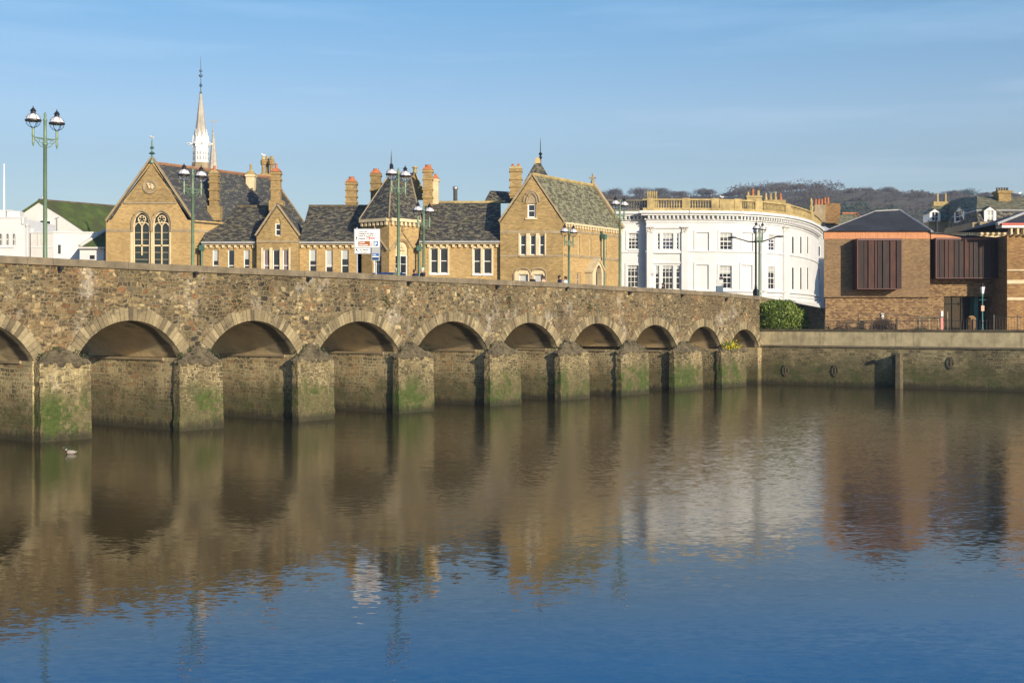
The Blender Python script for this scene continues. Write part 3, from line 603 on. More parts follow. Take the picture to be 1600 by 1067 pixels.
# piers: nose block (pixel corners on the nose plane), body behind it, sloping cap
NOSE = [(62, 142, 567), (280, 348, 566), (465, 521, 561), (622, 677, 557.5), (765, 813, 553), (875, 920, 551), (970, 1013, 549), (1053, 1097, 549), (1127, 1165.5, 547.5)]
noses = [(BF.s_(a), BF.s_(b), BF.sz((a + b) / 2, y)[1]) for a, b, y in NOSE]
for k in (1, 2): noses.insert(0, (noses[0][0] - pit, noses[0][1] - pit, noses[0][2]))
random.seed(21); RS = [.15, .15, .3, .12, .42, .25, .45, .38, .14, .30, .12]
for i in range(len(arches) - 1):
    A, B = arches[i], arches[i + 1]; sL = A[0] + A[1]; sR = B[0] - B[1]; zs = (A[2] + B[2]) / 2
    nL, nR, nz_ = noses[i]
    body = MB(); LED = .16
    bl = max(nL + RS[i], sL - 1.1); bl = min(bl, sL - .05); br = max(sR + LED, nR - .25)
    body.pb(BS, bl, br, -1.2, min(A[2], B[2]) - .003, -BW - .02, .02)
    pier = body.build('pier', 'pier_side', bridge)
    e = MB(); e.pb(BS, bl - .07, br + .07, min(A[2], B[2]) - .13, min(A[2], B[2]) - .0, -BW - .04, -.95); e.build('springing_ledge', 'bathdark', pier)
    nm = MB(); segs = 7; zb = -1.2
    P0 = BF.w(nL, zb, 0); bat = .10
    def W(s, z, o): return BF.w(s, z, o)
    path = []; dp_ = PROJ - .04
    for q in range(4): path.append((nL, -dp_ + dp_ * q / 4, 0))
    for q in range(13): path.append((nL + (nR - nL) * q / 12, 0, 1))
    for q in range(1, 5): path.append((nR, -dp_ * q / 4, 0))
    nr_ = 17; grid = []
    for r__ in range(nr_ + 1):
        z = zb + (nz_ - zb) * r__ / nr_; row_ = []; b_ = bat * (1 - r__ / nr_); cj = random.uniform(-.035, .03); cl = random.uniform(-.03, .035)
        for k, (s__, o__, _) in enumerate(path):
            edge = cj if s__ == nR else (cl if s__ == nL else 0)
            row_.append(nm.vert(W(s__ + edge + (b_ * .4 if s__ == nR else 0) + (random.uniform(-.012, .012) if 0 < r__ < nr_ else 0), z + (random.uniform(-.03, .03) if 0 < r__ < nr_ else 0), o__ + (b_ + random.gauss(0, .014) if o__ == 0 else 0))))
        grid.append(row_)
    for r__ in range(nr_):
        for k in range(len(path) - 1): nm.f.append([grid[r__][k], grid[r__][k + 1], grid[r__ + 1][k + 1], grid[r__ + 1][k]])
    nm.f.append(list(grid[-1]))
    nm.build('pier_nose', 'pier', pier)
    cp = MB(); apex_s = (sL + sR) / 2 + .15; ap = BS.w(apex_s, zs + .68, .10); rows = 4
    base = [W(nL - .05, nz_ + .003, .06), W(nR + .05, nz_ + .003, .06), W(nR + .05, nz_ + .003, -PROJ + .06), W(nL - .05, nz_ + .003, -PROJ + .06)]
    lip = [p + Vector((0, 0, .16)) for p in base]
    base = [W(nL, nz_ + .003, 0.), W(nR, nz_ + .003, 0.), W(nR, nz_ + .003, -PROJ + .06), W(nL, nz_ + .003, -PROJ + .06)]
    cp.hexa(base + [p.lerp(ap, .9) for p in base])
    for k in range(75):
        t0 = random.random() ** 1.4 * .92; u_ = random.random(); e0, e1 = random.choice(((0, 1), (0, 1), (1, 2), (3, 0)))
        c_ = base[e0].lerp(base[e1], u_).lerp(ap, t0); r_ = random.uniform(.10, .25) * (1 - .3 * t0)
        q0_ = len(cp.v); cp.ball(c_ - Vector((0, 0, r_ * .35)), r_, 6, 4, (random.uniform(.8, 1.3), random.uniform(.6, 1), random.uniform(.5, .8)))
        for w__ in range(q0_, len(cp.v)): cp.v[w__] += Vector((random.gauss(0, .014), random.gauss(0, .014), random.gauss(0, .012)))
    cp.build('pier_cap', 'capstone', pier)
    fo = MB()
    for _ in range(260):
        p = lip[random.randrange(4)].lerp(lip[random.randrange(4)], random.random()).lerp(ap, random.random() * .8) + Vector((random.gauss(0, .08), random.gauss(0, .08), random.uniform(0, .12)))
        if math.sin(p.x * 9 + p.z * 5 + i) < .1: continue
        a = Vector((random.gauss(0, 1), random.gauss(0, 1), random.gauss(0, 1))).normalized() * .07; b = a.orthogonal().normalized() * .04; fo.face([p - a, p + b, p + a, p - b])
    fo.build('weeds', 'ivy', pier)
# right abutment below the last springing
ab = MB(); s9 = arches[-1][0] + arches[-1][1]; ab.pb(BS, s9 - .16, send + .6, -1.2, arches[-1][2] - .003, -BW, .0); ab.build('abutment', 'pier_side', bridge)
# lead rainwater spouts below the coping
for x, y in ((92, 419), (303, 427), (480, 435), (637, 441.5), (775, 447), (884, 450), (982, 457), (1064, 461), (1133, 467)):
    s, z = BS.sz(x, y); m = MB(); m.pb(BS, s - .09, s + .09, z - .08, z + .08, .003, .26); m.pb(BS, s - .06, s + .06, z - .2, z - .083, .003, .14); m.build('drain_spout', 'black', bridge)
for s in [arches[2][0] + .6, arches[4][0] - 1.1, arches[5][0] + 2.3, arches[7][0] - 2.4, arches[8][0] - 1]:
    z = arches[4][3] + .9 + random.uniform(0, .8); m = MB()
    for _ in range(90):
        p = BS.w(s + random.gauss(0, .22), z + random.gauss(0, .28), random.uniform(.02, .16)); a = Vector((random.gauss(0, 1), random.gauss(0, 1), random.gauss(0, 1))).normalized() * .06; b = a.orthogonal().normalized() * .03; m.face([p - a, p + b, p + a, p - b])
    m.build('wall_weeds', 'ivy', bridge)
# yellow flowers on the last pier
s, z = BF.sz(1142, 545); t = thing('wallflower', tuple(BF.w(s, z, -.3)), 'clump of bright yellow flowers growing on the last pier cap', 'plant')
m = MB(); g = MB()
for k in range(420):
    p = BF.w(s + random.gauss(0, .55), z + abs(random.gauss(0, .25)), random.uniform(-.4, .25)); a = Vector((random.gauss(0, 1), random.gauss(0, 1), random.gauss(0, 1))).normalized() * .085; b = a.orthogonal().normalized() * .07
    (m if k % 2 else g).face([p - a, p + b, p + a, p - b])
m.build('flowers', 'yellow', t); g.build('leaves', 'leaf', t)

# ------------------------------------------------------------------ quay wall
qs0, qs1 = QP.s_(1187), QP.s_(1600) + 70
ztop = QP.sz(1400, 516)[1]; zband = QP.sz(1400, 544)[1]
quay = thing('quay_wall', tuple(QP.w(QP.s_(1400), 0)), 'long stone river wall with pale rendered parapet right of the bridge', 'wall')
m = wall_sz(QP, [(qs0, zband), (qs1, zband), (qs1, -1.5), (qs0, -1.5)], []); m.build('lower_wall', 'quay', quay)
m = MB(); m.pb(QP, qs0, qs1, zband + .16, ztop - .1, -.45, .02); m.build('parapet', 'render', quay)
m = MB()
s = qs0
while s < qs1 - .1: e = min(qs1, s + 1.8 + random.uniform(-.1, .1)); m.pb(QP, s, e - .015, ztop - .097, ztop + .06 + random.uniform(0, .01), -.55, .10); s = e
m.build('coping', 'capstone', quay)
m = MB(); m.pb(QP, qs0, qs1, zband, zband + .157, -.3, .10); m.build('string_course', 'coping', quay)
m = MB(); b0 = QP.s_(1404); b1 = QP.s_(1411); m.pb(QP, b0, b1, -1.2, QP.sz(1405, 552)[1], .003, .75); m.build('buttress', 'capstone', quay)
m = MB(); b0 = QP.s_(1394); m.pb(QP, b0, QP.s_(1404) - .003, -1.2, QP.sz(1400, 551)[1], .003, .03); m.build('buttress_shadow', 'shadestone', quay)  # thin dark plate standing in for the shadow cast by the buttress
for i, (x, y, r) in enumerate(((1228, 578.5, .50), (1305.5, 579, .50), (1486, 567, .50))):
    s, z = QP.sz(x, y); m = MB(); P = []
    for k in range(17): a = 2 * math.pi * k / 16; P.append(QP.w(s + math.cos(a) * r * .55, z + math.sin(a) * r, .07))
    m.tube(P, .032, 6, False)
    for sg in (-1, 1): m.tube([QP.w(s - .1, z - r * sg, .07), QP.w(s + .1, z + r * sg, .07)], .032, 6)
    m.tube([QP.w(s - r * .5, z, .07), QP.w(s + r * .5, z, .07)], .03, 6)
    m.build('tie_plate', 'capstone', quay)
s, z = QP.sz(1366, 565); m = MB(); m.tube([QP.w(s, z, -.1), QP.w(s, z, .25)], .17, 10); m.build('drain_pipe', 'black', quay)
# ramp wall where the bridge meets the bank, behind the shrub
RW = PL.two(1187, 117.2, 1290, 128)
ramp = MB(); a = RW.s_(1187); b = RW.s_(1300)
z0_ = gz(463, 116.9); z1_ = gz(484, 128)
ramp.hexa([RW.w(a, GZ, 0), RW.w(b, GZ, 0), RW.w(b, GZ, -.5), RW.w(a, GZ, -.5), RW.w(a, z0_ - .3, 0), RW.w(b, z1_ - .3, 0), RW.w(b, z1_ - .3, -.5), RW.w(a, z0_ - .3, -.5)])
rt = thing('ramp_wall', tuple(RW.w(a, GZ)), 'dark stone wall sloping down behind the green shrub', 'wall')
ramp.build('wall', 'quay', rt); m = MB(); m.hexa([RW.w(a, z0_ - .297, .06), RW.w(b, z1_ - .297, .06), RW.w(b, z1_ - .297, -.56), RW.w(a, z0_ - .297, -.56), RW.w(a, z0_, .06), RW.w(b, z1_, .06), RW.w(b, z1_, -.56), RW.w(a, z0_, -.56)]); m.build('coping', 'coping', rt)
# river bank wall behind the bridge
m = MB(); m.box(-400, q0.x - 4, 128.1, 128.5, -1.2, GZ + .1); tag(m.build('bank_wall', 'quay'), 'low stone bank wall behind the bridge under the brick school', 'wall')

# ------------------------------------------------------------------ brick school
ZS = 118.01; V = Vector((.62, .785)); FR = PL((0, ZS), (1, 0))
def fz(y, Z=ZS): return gz(y, Z)
def fx(x, Z=ZS): return gx(x, Z)
GB = 535     # photo row safely below ground at this depth
school = thing('school_building', (fx(500), ZS, GZ), 'long yellow brick Victorian school with slate roofs, gables and tall chimneys behind the bridge', 'school')
S = school
def slab(m, pts, t):  # roof slab: polygon of points thickened downwards
    pts = [Vector(p) for p in pts]; dn = Vector((0, 0, -t)); n = len(pts)
    m.face(pts); m.face([p + dn for p in pts][::-1])
    for i in range(n): m.face([pts[i], pts[i] + dn, pts[(i + 1) % n] + dn, pts[(i + 1) % n]])
def gable_roof(apx, ay, lx, ly, rx, ry, Z, dv, mat, parent, over=.25, ridge='ridge', both=True, cope=True, name='roof', cay=None):
    """roof behind a frontal gable: apex / left eave / right eave pixels at depth Z; dv = 3D run of the ridge"""
    A = at(apx, ay, Z); Lp = at(lx, ly, Z); Rp = at(rx, ry, Z); dv = Vector(dv); o = MB(); f = Vector((0, -.0, 0))
    slab(o, [Rp + f, A + f, A + dv, Rp + dv][::-1], .18)
    if both: slab(o, [A + f, Lp + f, Lp + dv, A + dv][::-1], .18)
    r = o.build(name, mat, parent)
    m = MB(); m.tube([A + Vector((0, .1, .05)), A + dv + Vector((0, 0, .05))], .16, 6); m.build('ridge_tiles', ridge, r)
    if cope:
        m = MB(); A = at(apx, cay, Z) if cay else A
        for P in (Lp, Rp):
            d = (A - P).normalized(); n = Vector((-d.z, 0, d.x)) * (.16 if P is Lp else -.16); n = n if n.z > 0 else -n
            m.hexa([P + Vector((0, -.12, 0)), P + Vector((0, .35, 0)), P + n + Vector((0, .35, 0)), P + n + Vector((0, -.12, 0)), A + Vector((0, -.12, 0)), A + Vector((0, .35, 0)), A + n + Vector((0, .35, 0)), A + n + Vector((0, -.12, 0))])
        m.build('gable_coping', 'bathdark', r)
    return r
# --- hall gable
dvh = Vector((V.x, V.y, 0)) * 14.5 + Vector((0, 0, -.12))
gothic = []
for x0, x1 in ((208.5, 233.5), (239.2, 264.8)):
    gothic.append([(x0, 440)] + arc_pts(x0, x1, 351, 331.5, 14) + [(x1, 440)])
m = wallmesh(FR, [(165.5, GB), (165.5, 345), (174, 343.6), (237, 249.5), (293, 343.6), (302.5, 345), (302.5, GB)], gothic, .35)
m.build('wall', 'ybrick', S)
hs = PL((fx(302.5), ZS), V); m = MB(); hl = 14.5
m.face([hs.w(0, GZ), hs.w(hl, GZ), hs.w(hl, fz(344)), hs.w(0, fz(344))]); m.build('wall', 'ybrick', S)
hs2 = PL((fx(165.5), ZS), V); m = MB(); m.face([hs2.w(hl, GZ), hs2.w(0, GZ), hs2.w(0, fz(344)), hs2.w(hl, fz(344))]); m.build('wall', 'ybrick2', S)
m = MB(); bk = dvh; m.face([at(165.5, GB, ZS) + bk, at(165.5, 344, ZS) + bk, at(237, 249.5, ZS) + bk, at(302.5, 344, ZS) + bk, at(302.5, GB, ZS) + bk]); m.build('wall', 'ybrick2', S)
hroof = gable_roof(237, 255, 166.5, 346, 302.5, 346, ZS, dvh, 'slate2', S, cay=247.5)
m = MB()
m.px(FR, 194, 316, 276, 319, .003, .12)
m.build_each('string_course', 'bathdark', S)
m = MB()
for a, b in ((166, 207), (266, 302)): m.px(FR, a, 358.5, b, 362.5, .003, .05)
m.pb(hs, .05, 3, fz(362.5), fz(358.5), .003, .05); m.build_each('string_course', 'bathdark', S)
for x in (194.5, 216.5, 236, 257): 
    m = MB(); m.px(FR, x - 1.6, (266.5 if x == 236 else 302) , x + 1.6, (270.5 if x == 236 else 306), .003, .05); 
    if x != 194.5 and x != 216.5 or x == 216.5: m.build('putlog_stone', 'bathdark', S) if x in (236,) else m.build('putlog_stone', 'bathdark', S)
# weathered upper gable skin
m = wallmesh(FR, [(195, 316), (237, 256), (275, 316)], [], 0, off=.02); m.build('gable_panel', 'ybrick2', S)
# roundel
s, z = FR.sz(234.5, 292); rd = MB(); n = 24
for r0, r1, o in ((.66, .52, .14), (.52, .40, .07)):
    for k in range(n):
        a, b = 2 * math.pi * k / n, 2 * math.pi * (k + 1) / n
        rd.hexa([FR.w(s + math.cos(a) * r0, z + math.sin(a) * r0, o), FR.w(s + math.cos(b) * r0, z + math.sin(b) * r0, o), FR.w(s + math.cos(b) * r0, z + math.sin(b) * r0, 0.0), FR.w(s + math.cos(a) * r0, z + math.sin(a) * r0, 0.0),
                 FR.w(s + math.cos(a) * r1, z + math.sin(a) * r1, o), FR.w(s + math.cos(b) * r1, z + math.sin(b) * r1, o), FR.w(s + math.cos(b) * r1, z + math.sin(b) * r1, 0.0), FR.w(s + math.cos(a) * r1, z + math.sin(a) * r1, 0.0)])
ro = rd.build('roundel', 'bathdark', S)
m = MB(); random.seed(2)
for k in range(16):
    a = random.uniform(0, 6.28); r = random.uniform(0, .3); m.ball(FR.w(s + math.cos(a) * r, z + math.sin(a) * r, .05), random.uniform(.06, .13), 7, 5)
m.build('carved_relief', 'bath', ro)
# hood moulds and tracery of the two gothic windows
for gi, (x0, x1) in enumerate(((208.5, 233.5), (239.2, 264.8))):
    xm = (x0 + x1) / 2; fmb = MB(); O1, O0 = -.10, -.28
    def bar(pts, r=.05, o=-.18):
        fmb.tube([FR.w(*FR.sz(x, y), o) for x, y in pts], r, 6)
    out = arc_pts(x0, x1, 351, 331.5, 14)
    bar([(x0 + .6, 440)] + out + [(x1 - .6, 440)], .09, -.14)
    fmb.px(FR, xm - .9, 352, xm + .9, (399 if gi == 0 else 440), O0, O1)
    fmb.px(FR, x0, 382.5, x1, 385, O0, O1)
    bar([(x0 + 1, 354)] + [(x0 + 1 + (xm - x0 - 1) * t, 354 - 6 * math.sin(math.pi * t)) for t in (.2, .35, .5, .65, .8)] + [(xm, 354)], .05)
    bar([(xm, 354)] + [(xm + (x1 - 1 - xm) * t, 354 - 6 * math.sin(math.pi * t)) for t in (.2, .35, .5, .65, .8)] + [(x1 - 1, 354)], .05)
    bar([(xm + 5.8 * math.cos(t), 342.6 + 5.8 * math.sin(t)) for t in [2 * math.pi * k / 16 for k in range(17)]], .06)
    for k in range(5):
        a = -math.pi / 2 + 2 * math.pi * k / 5 + math.pi / 5
        bar([(xm + 5.8 * math.cos(a), 342.6 + 5.8 * math.sin(a)), (xm + 2.2 * math.cos(a), 342.6 + 2.2 * math.sin(a))], .05)
    bar([(x0 + 1.4, 350), (xm - 4, 347.5), (xm, 352.5), (xm + 4, 347.5), (x1 - 1.4, 350)], .05)
    for yy in (363, 374, 394, 405): fmb.px(FR, x0, yy, x1, yy + .5, -.3, -.27)
    wn = fmb.build('gothic_window', 'bath', S)
    g = MB(); P = [FR.sz(x, y) for x, y in [(x0, 440)] + out + [(x1, 440)]]; g.face([FR.w(a, b, -.33) for a, b in P][::-1]); g.build('pane', 'glassg', wn)
    hm = MB(); ho = [FR.w(*FR.sz(x, y), .03) for x, y in ([(x0 - 2.6, 362)] + [(xm + (x - xm) * 1.24, y - 2.2) for x, y in out] + [(x1 + 2.6, 362)])]; hm.tube(ho, .10, 6); hm.build('hood_mould', 'bathdark', wn)
    jm = MB()
    for sx in ((x0 - 4.5, x0 - .1), (x1 + .1, x1 + 2.5)): jm.px(FR, sx[0], 363, sx[1], 440, .003, .03)
    jm.build_each('jamb', 'bath', wn)
# finial with green patina
s_, z_ = fx(237), fz(250); m = MB(); m.lathe((s_, ZS + .1, z_), [(.3, -.3), (.25, 0), (.1, .1), (.1, .5), (.32, .6), (.1, .75), (.08, 1.0), (.22, 1.1), (.1, 1.25), (.07, 1.7), (.02, 1.9)], 8)
m.build('finial', 'dgreen', hroof)
m = MB(); m.lathe((fx(170), ZS + .3, fz(344)), [(.2, 0), (.17, .1), (.15, .45), (.2, .5)], 10); m.build('chimney_pot', 'pot', hroof)
gull((fx(237), ZS + .1, z_ + 1.9), 2.6, 'white seagull perched on the green finial of the tallest left gable')
# hall chimneys
chimney(327, 340, 271, 322, 120.24, hroof, 'ybrick2', 1, 'pot', (0.01, .22, .45, .75), (323.5, 343.5, 345), cap='lichen')
chimney(384, 397.5, 272, 298, 126.05, hroof, 'bath', 1, 'lichen', (0.01,), cap='lichen', poth=.7)
# triple column stack
for i, (a, b) in enumerate(((407.5, 413.2), (413.8, 419.4), (420.0, 426.6))):
    chimney(a, b, 249, 272, 130.52 + (.6 if i == 1 else 0), hroof, 'ybrick2', 0, 'pot', (.02, .16, .9), cap='lichen', oct_=True)
m = MB(); m.box(gx(406, 130.52), gx(428, 130.52), 130.17, 131.95, gz(310, 130.52), gz(272.5, 130.52)); m.build('chimney_base', 'ybrick', hroof)
gull((gx(410, 130.52), 131.06, gz(249, 130.52) + .3), 3.3, 'white seagull standing on the triple column chimney')
# dark valley roof between the hall and the long row
m = MB(); slab(m, [at(300, 345, 119.97), at(329, 345, 119.97), at(329, 318, 123.37), at(300, 318, 123.37)], .15); m.build('valley_roof', 'slate2', S)

# --- long single storey rows
def row(x0, x1, ye, yr, dep, wins, mat='slate', pairs=False):
    w_ = wallmesh(FR, [(x0, GB), (x0, ye + 1), (x1, ye + 1), (x1, GB)], [hole_rect(*r) for r in wins], .25).build('wall', 'ybrick', S)
    Zr = ZS + dep; A = at(x0, ye, ZS - .3); B = at(x1, ye, ZS - .3); X0, X1 = A.x, B.x
    zr = gz(yr, Zr); m = MB(); slab(m, [(X0, ZS - .35, A.z), (X1, ZS - .35, A.z), (X1, Zr, zr), (X0, Zr, zr)], .14); slab(m, [(X0, Zr, zr), (X1, Zr, zr), (X1, Zr + dep, A.z), (X0, Zr + dep, A.z)], .14)
    r = m.build('roof', mat, S)
    m = MB(); n = int((X1 - X0) / .45)
    for i in range(n): a = X0 + (X1 - X0) * i / n; m.box(a, a + (X1 - X0) / n - .03, Zr - .12, Zr + .12, zr - .06, zr + .14)
    m.build('ridge_tiles', 'lichen' if pairs else 'capstone', r)
    cornice(FR, X0, X1, A.z - .12, .55, .30, S, 'bath', .55, dh=.26, dw=.24)
    m = MB(); m.box(X0, X1, ZS + dep * 2 - .1, ZS + dep * 2, GZ, A.z); m.build('wall', 'ybrick2', S)
    m = MB(); m.box(X0, X1, ZS - .55, ZS - .36, A.z - .18, A.z - .02); m.build('gutter', 'lead', r)
    return r
W1 = [(332, 390, 341.5, 440), (356, 390, 366, 440), (380.6, 390, 390, 440)]
r1 = row(315, 400.5, 377.5, 323, 5.5, W1)
for i, r in enumerate(W1): window(FR, rect_sz(FR, *r), S, 1, 2, .25, blind=(.35, 0, .3)[i] or None)
W2 = [(483, 389.5, 494.5, 440), (508.5, 390, 520, 440), (533, 390, 545, 440), (558, 390, 567, 440)]
r2 = row(467, 566, 377.5, 322.5, 5.5, W2)
for i, r in enumerate(W2): window(FR, rect_sz(FR, *r), S, 1, 2, .25, blind=(.36, .55, .30, 0)[i] or None)
W3 = [(672.6, 388.5, 684, 427), (687.5, 388.5, 699.5, 427), (740, 388.5, 751, 428), (755.5, 388.5, 768, 428)]
r3 = row(655, 781.5, 376.5, 316.5, 5.8, W3, pairs=True)
for r in W3: window(FR, rect_sz(FR, *r), S, 1, 2, .25, sill=True)
m = MB()
for a, b in ((669.5, 672.4), (684.2, 687.3), (699.7, 702.3), (737, 739.8), (751.2, 755.3), (768.2, 771)): m.px(FR, a, 386, b, 430, .003, .06)
m.px(FR, 670, 385.6, 702, 388.3, .065, .09); m.px(FR, 737.4, 385.6, 771, 388.3, .065, .09)
m.build_each('stone_mullion', 'bath', S)
# --- gabled bay between the first rows
BZ = 117.11; BP = PL((0, BZ), (1, 0))
bw = [(411.5, 390, 421, 440), (426, 390, 437, 440), (441.5, 390, 451, 440)]
ah = [(430, 368.5)] + arc_pts(430, 438.5, 349, 340, 8) + [(438.5, 368.5)]
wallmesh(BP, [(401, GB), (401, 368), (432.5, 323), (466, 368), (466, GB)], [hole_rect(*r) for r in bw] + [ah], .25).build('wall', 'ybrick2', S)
for i, r in enumerate(bw): window(BP, rect_sz(BP, *r), S, 1, 2, .25, glass='curtain' if i != 1 else 'glass')
window(BP, rect_sz(BP, 430, 349.5, 438.5, 368.5), S, 1, 2, .25)
m = MB(); m.px(BP, 430, 340, 438.5, 349.3, -.22, -.10); m.build('tympanum', 'lichen', S)
m = MB()
for a, b in ((408, 411.3), (421.2, 425.8), (437.2, 441.3), (451.2, 454)): m.px(BP, a, 387, b, 440, .003, .07)
m.build_each('stone_mullion', 'bath', S)
m = MB(); m.px(BP, 401, 376, 466, 379, .003, .09); m.build_each('string_course', 'bathdark', S)
m = MB(); m.pb(BP, 0, 0, 0, 0, 0, 0) if False else None
for x in (401, 466):
    X = fx(x, BZ); m.face([(X, BZ, GZ), (X, BZ, gz(368, BZ)), (X, BZ + 3, gz(368, BZ)), (X, BZ + 3, GZ)])
m.build('wall', 'ybrick2', S)
gable_roof(432.5, 320.5, 400, 369, 467.5, 369, BZ, (0, 7, 0), 'slate', S, name='bay_roof', ridge='capstone')
chimney(423, 437.5, 268, 314, 120.69, S, 'ybrick2', 1, 'pot', (0.01, .22, .55, .95), (420, 442, 330), cap='pot', poth=.5)
# --- chimneys on the long row
chimney(540.5, 556.5, 284.5, 325, 123.82, S, 'ybrick2', 1, 'pot', (.01, .25, .5, .72), cap='pot', potr=.3, poth=.25)
chimney(579, 594.5, 271, 320, 126.05, S, 'ybrick2', 1, 'pot', (.01, .25, .5), cap='pot', potr=.3, poth=.2)
chimney(661, 675.5, 265, 322, 122.92, S, 'ybrick2', 1, 'pot', (.01, .22, .5, .72), cap='pot', potr=.3, poth=.2)
chimney(676, 685, 279, 325, 123.55, S, 'bath', 1, 'pot', (.01,), cap='pot', poth=.2)
chimney(796.8, 815.2, 264, 312, 124.27, S, 'ybrick2', 2, 'pot', (.01, .28, .52, .8), cap='lichen', poth=.25)
m = MB(); m.lathe((gx(711.5, 125.16), 125.16, 0), [(.2, gz(330, 125.16)), (.2, gz(297, 125.16)), (.26, gz(296.5, 125.16)), (.26, gz(292, 125.16)), (.1, gz(291, 125.16))], 12); m.build('steel_flue', 'steel', r3, True)
# small roof lantern behind the third row
m = MB(); m.face([at(755, 318, 124.27), at(766, 298, 126.05), at(772, 318, 124.27)]); m.face([at(772, 318, 124.27), at(766, 298, 126.05), at(800, 300, 127.84), at(812, 318, 124.27)]); m.face([at(755, 318, 124.27), at(760, 318, 131.42), at(766, 298, 126.05)]); m.face([at(766, 298, 126.05), at(760, 318, 131.42), at(812, 318, 131.42), at(800, 300, 127.84)]); m.face([at(812, 318, 124.27), at(800, 300, 127.84), at(812, 318, 131.42)])
m.build('roof', 'slate', S)
# --- canted entrance tower
A_, B_, C_ = (gx(565, 118.01), 118.01), (gx(608, 115.68), 115.68), (gx(654, 118.37), 118.37)
A2, C2 = (gx(568, 125.16), 125.16), (gx(662, 125.16), 125.16)
ez = gz(342.5, 116.67)
TLp = PL(A_, (B_[0] - A_[0], B_[1] - A_[1])); TRp = PL(B_, (C_[0] - B_[0], C_[1] - B_[1]))
l1 = math.dist(A_, B_); l2 = math.dist(B_, C_)
def tri_wall(pl, l, holes): 
    return wall_sz(pl, [(0, GZ), (0, ez), (l, ez), (l, GZ)], holes, .3)
dl = [pl_ for pl_ in ()]
lh = [TLp.sz(582, 440)] + [TLp.sz(x, y) for x, y in arc_pts(582, 596, 386, 377, 8)] + [TLp.sz(596, 440)]
rh = [TRp.sz(618, 440)] + [TRp.sz(x, y) for x, y in arc_pts(618, 638, 388, 377, 8)] + [TRp.sz(638, 440)]
tri_wall(TLp, l1, [lh]).build('wall', 'ybrick', S); tri_wall(TRp, l2, [rh]).build('wall', 'ybrick', S)
for P, Q in ((A2, A_), (C_, C2), (C2, A2)):
    m = MB(); m.face([(P[0], P[1], GZ), (Q[0], Q[1], GZ), (Q[0], Q[1], ez), (P[0], P[1], ez)]); m.build('wall', 'ybrick2', S)
for pl, x0, x1, yt in ((TLp, 582, 596, 386), (TRp, 618, 638, 388)):
    a, b, z0, z1 = rect_sz(pl, x0, 399, x1, 440); window(pl, (a, b, z0, z1), S, 2, 3, .3, sill=False)
    m = MB(); P = [pl.sz(x0, 399)] + [pl.sz(x, y) for x, y in arc_pts(x0, x1, yt, 377, 8)] + [pl.sz(x1, 399)]; m.face([pl.w(u, v, -.2) for u, v in P][::-1])
    for k in range(5): q = pl.w(*pl.sz(x0 + (x1 - x0) * (.3 + .1 * k), 390 - (k % 2) * 5), -.17); m.ball(q, .17, 8, 5)
    m.build('carved_tympanum', 'bath', S)
    m = MB(); o = arc_pts(x0 - 1, x1 + 1, yt, 374.5, 10); m.tube([pl.w(*pl.sz(x, y), .02) for x, y in o], .08, 6); m.build('hood_mould', 'bathdark', S)
m = MB()
for pl, P in ((TLp, ((566, 392), (587, 364), (606, 391.5))), (TRp, ((608.5, 391.5), (628.5, 363.5), (650, 394)))):
    m.tube([pl.w(*pl.sz(x, y), .05) for x, y in P], .09, 6)
    m.lathe(pl.w(*pl.sz(*P[1]), .1), [(.06, 0), (.16, .25), (.06, .45), (.12, .6), (.03, .75)], 6)
m.build('gable_moulding', 'bathdark', S)
m = MB(); cornice(TLp, 0, l1, ez + .03, .8, .35, S, m=m, dent=.5, dh=.35, dw=.24); cornice(TRp, 0, l2, ez + .03, .8, .35, S, m=m, dent=.5, dh=.35, dw=.24); m.build('cornice', 'bath', S)
ap = at(611.5, 268, 121.14); ap2 = at(641, 274, 124.71)
def ox(P, o=.35):
    c = Vector(((A_[0] + C_[0]) / 2, 121.58, 0)); q = Vector((P[0], P[1], 0)); d = (q - c).normalized(); return Vector((q.x + d.x * o, q.y + d.y * o, ez + .04))
m = MB(); m.face([ox(A_), ox(B_), ap]); m.face([ox(B_), ox(C_), ap2, ap]); m.face([ox(C_), ox(C2), ap2]); m.face([ox(C2), ox(A2), ap, ap2]); m.face([ox(A2), ox(A_), ap]); m.face([ox(A_), ox(A2), ox(C2), ox(C_), ox(B_)])
tr_ = m.build('tower_roof', 'slate', S)
m = MB()
for q in (ox(A_), ox(B_)): m.tube([q, ap], .07, 5)
m.tube([ox(C_), ap2], .09, 5); m.build('hip_tiles', 'bathdark', tr_)
m = MB(); m.tube([ap, ap2], .12, 6); m.build('ridge_tiles', 'lichen', tr_)
m = MB(); m.lathe(ap, [(.18, -.2), (.1, .1), (.08, .5), (.2, .6), (.07, .75), (.05, 1.4), (.01, 2.0)], 8); m.build('finial', 'black', tr_)
# coped gable roof behind the tower
g0 = at(648.5, 269, 126.05); m = MB(); slab(m, [at(661, 300, 126.05), g0, at(640, 271, 132.31), at(650, 305, 132.31)][::-1], .15); slab(m, [g0, at(628, 312, 126.05), at(625, 312, 132.31), at(640, 271, 132.31)][::-1], .15); rr_ = m.build('roof', 'slate2', S)
m = MB(); m.face([g0 + Vector((0, .02, -.05)), at(628, 313, 126.07), at(663, 313, 126.07)]); m.build('wall', 'ybrick2', S)
m = MB(); m.tube([at(661, 300, 125.96), g0, at(628, 312, 125.96)], .16, 6); m.lathe(g0, [(.22, -.1), (.18, .3), (.3, .42), (.2, .55)], 8); m.build('gable_coping', 'lichen', rr_)
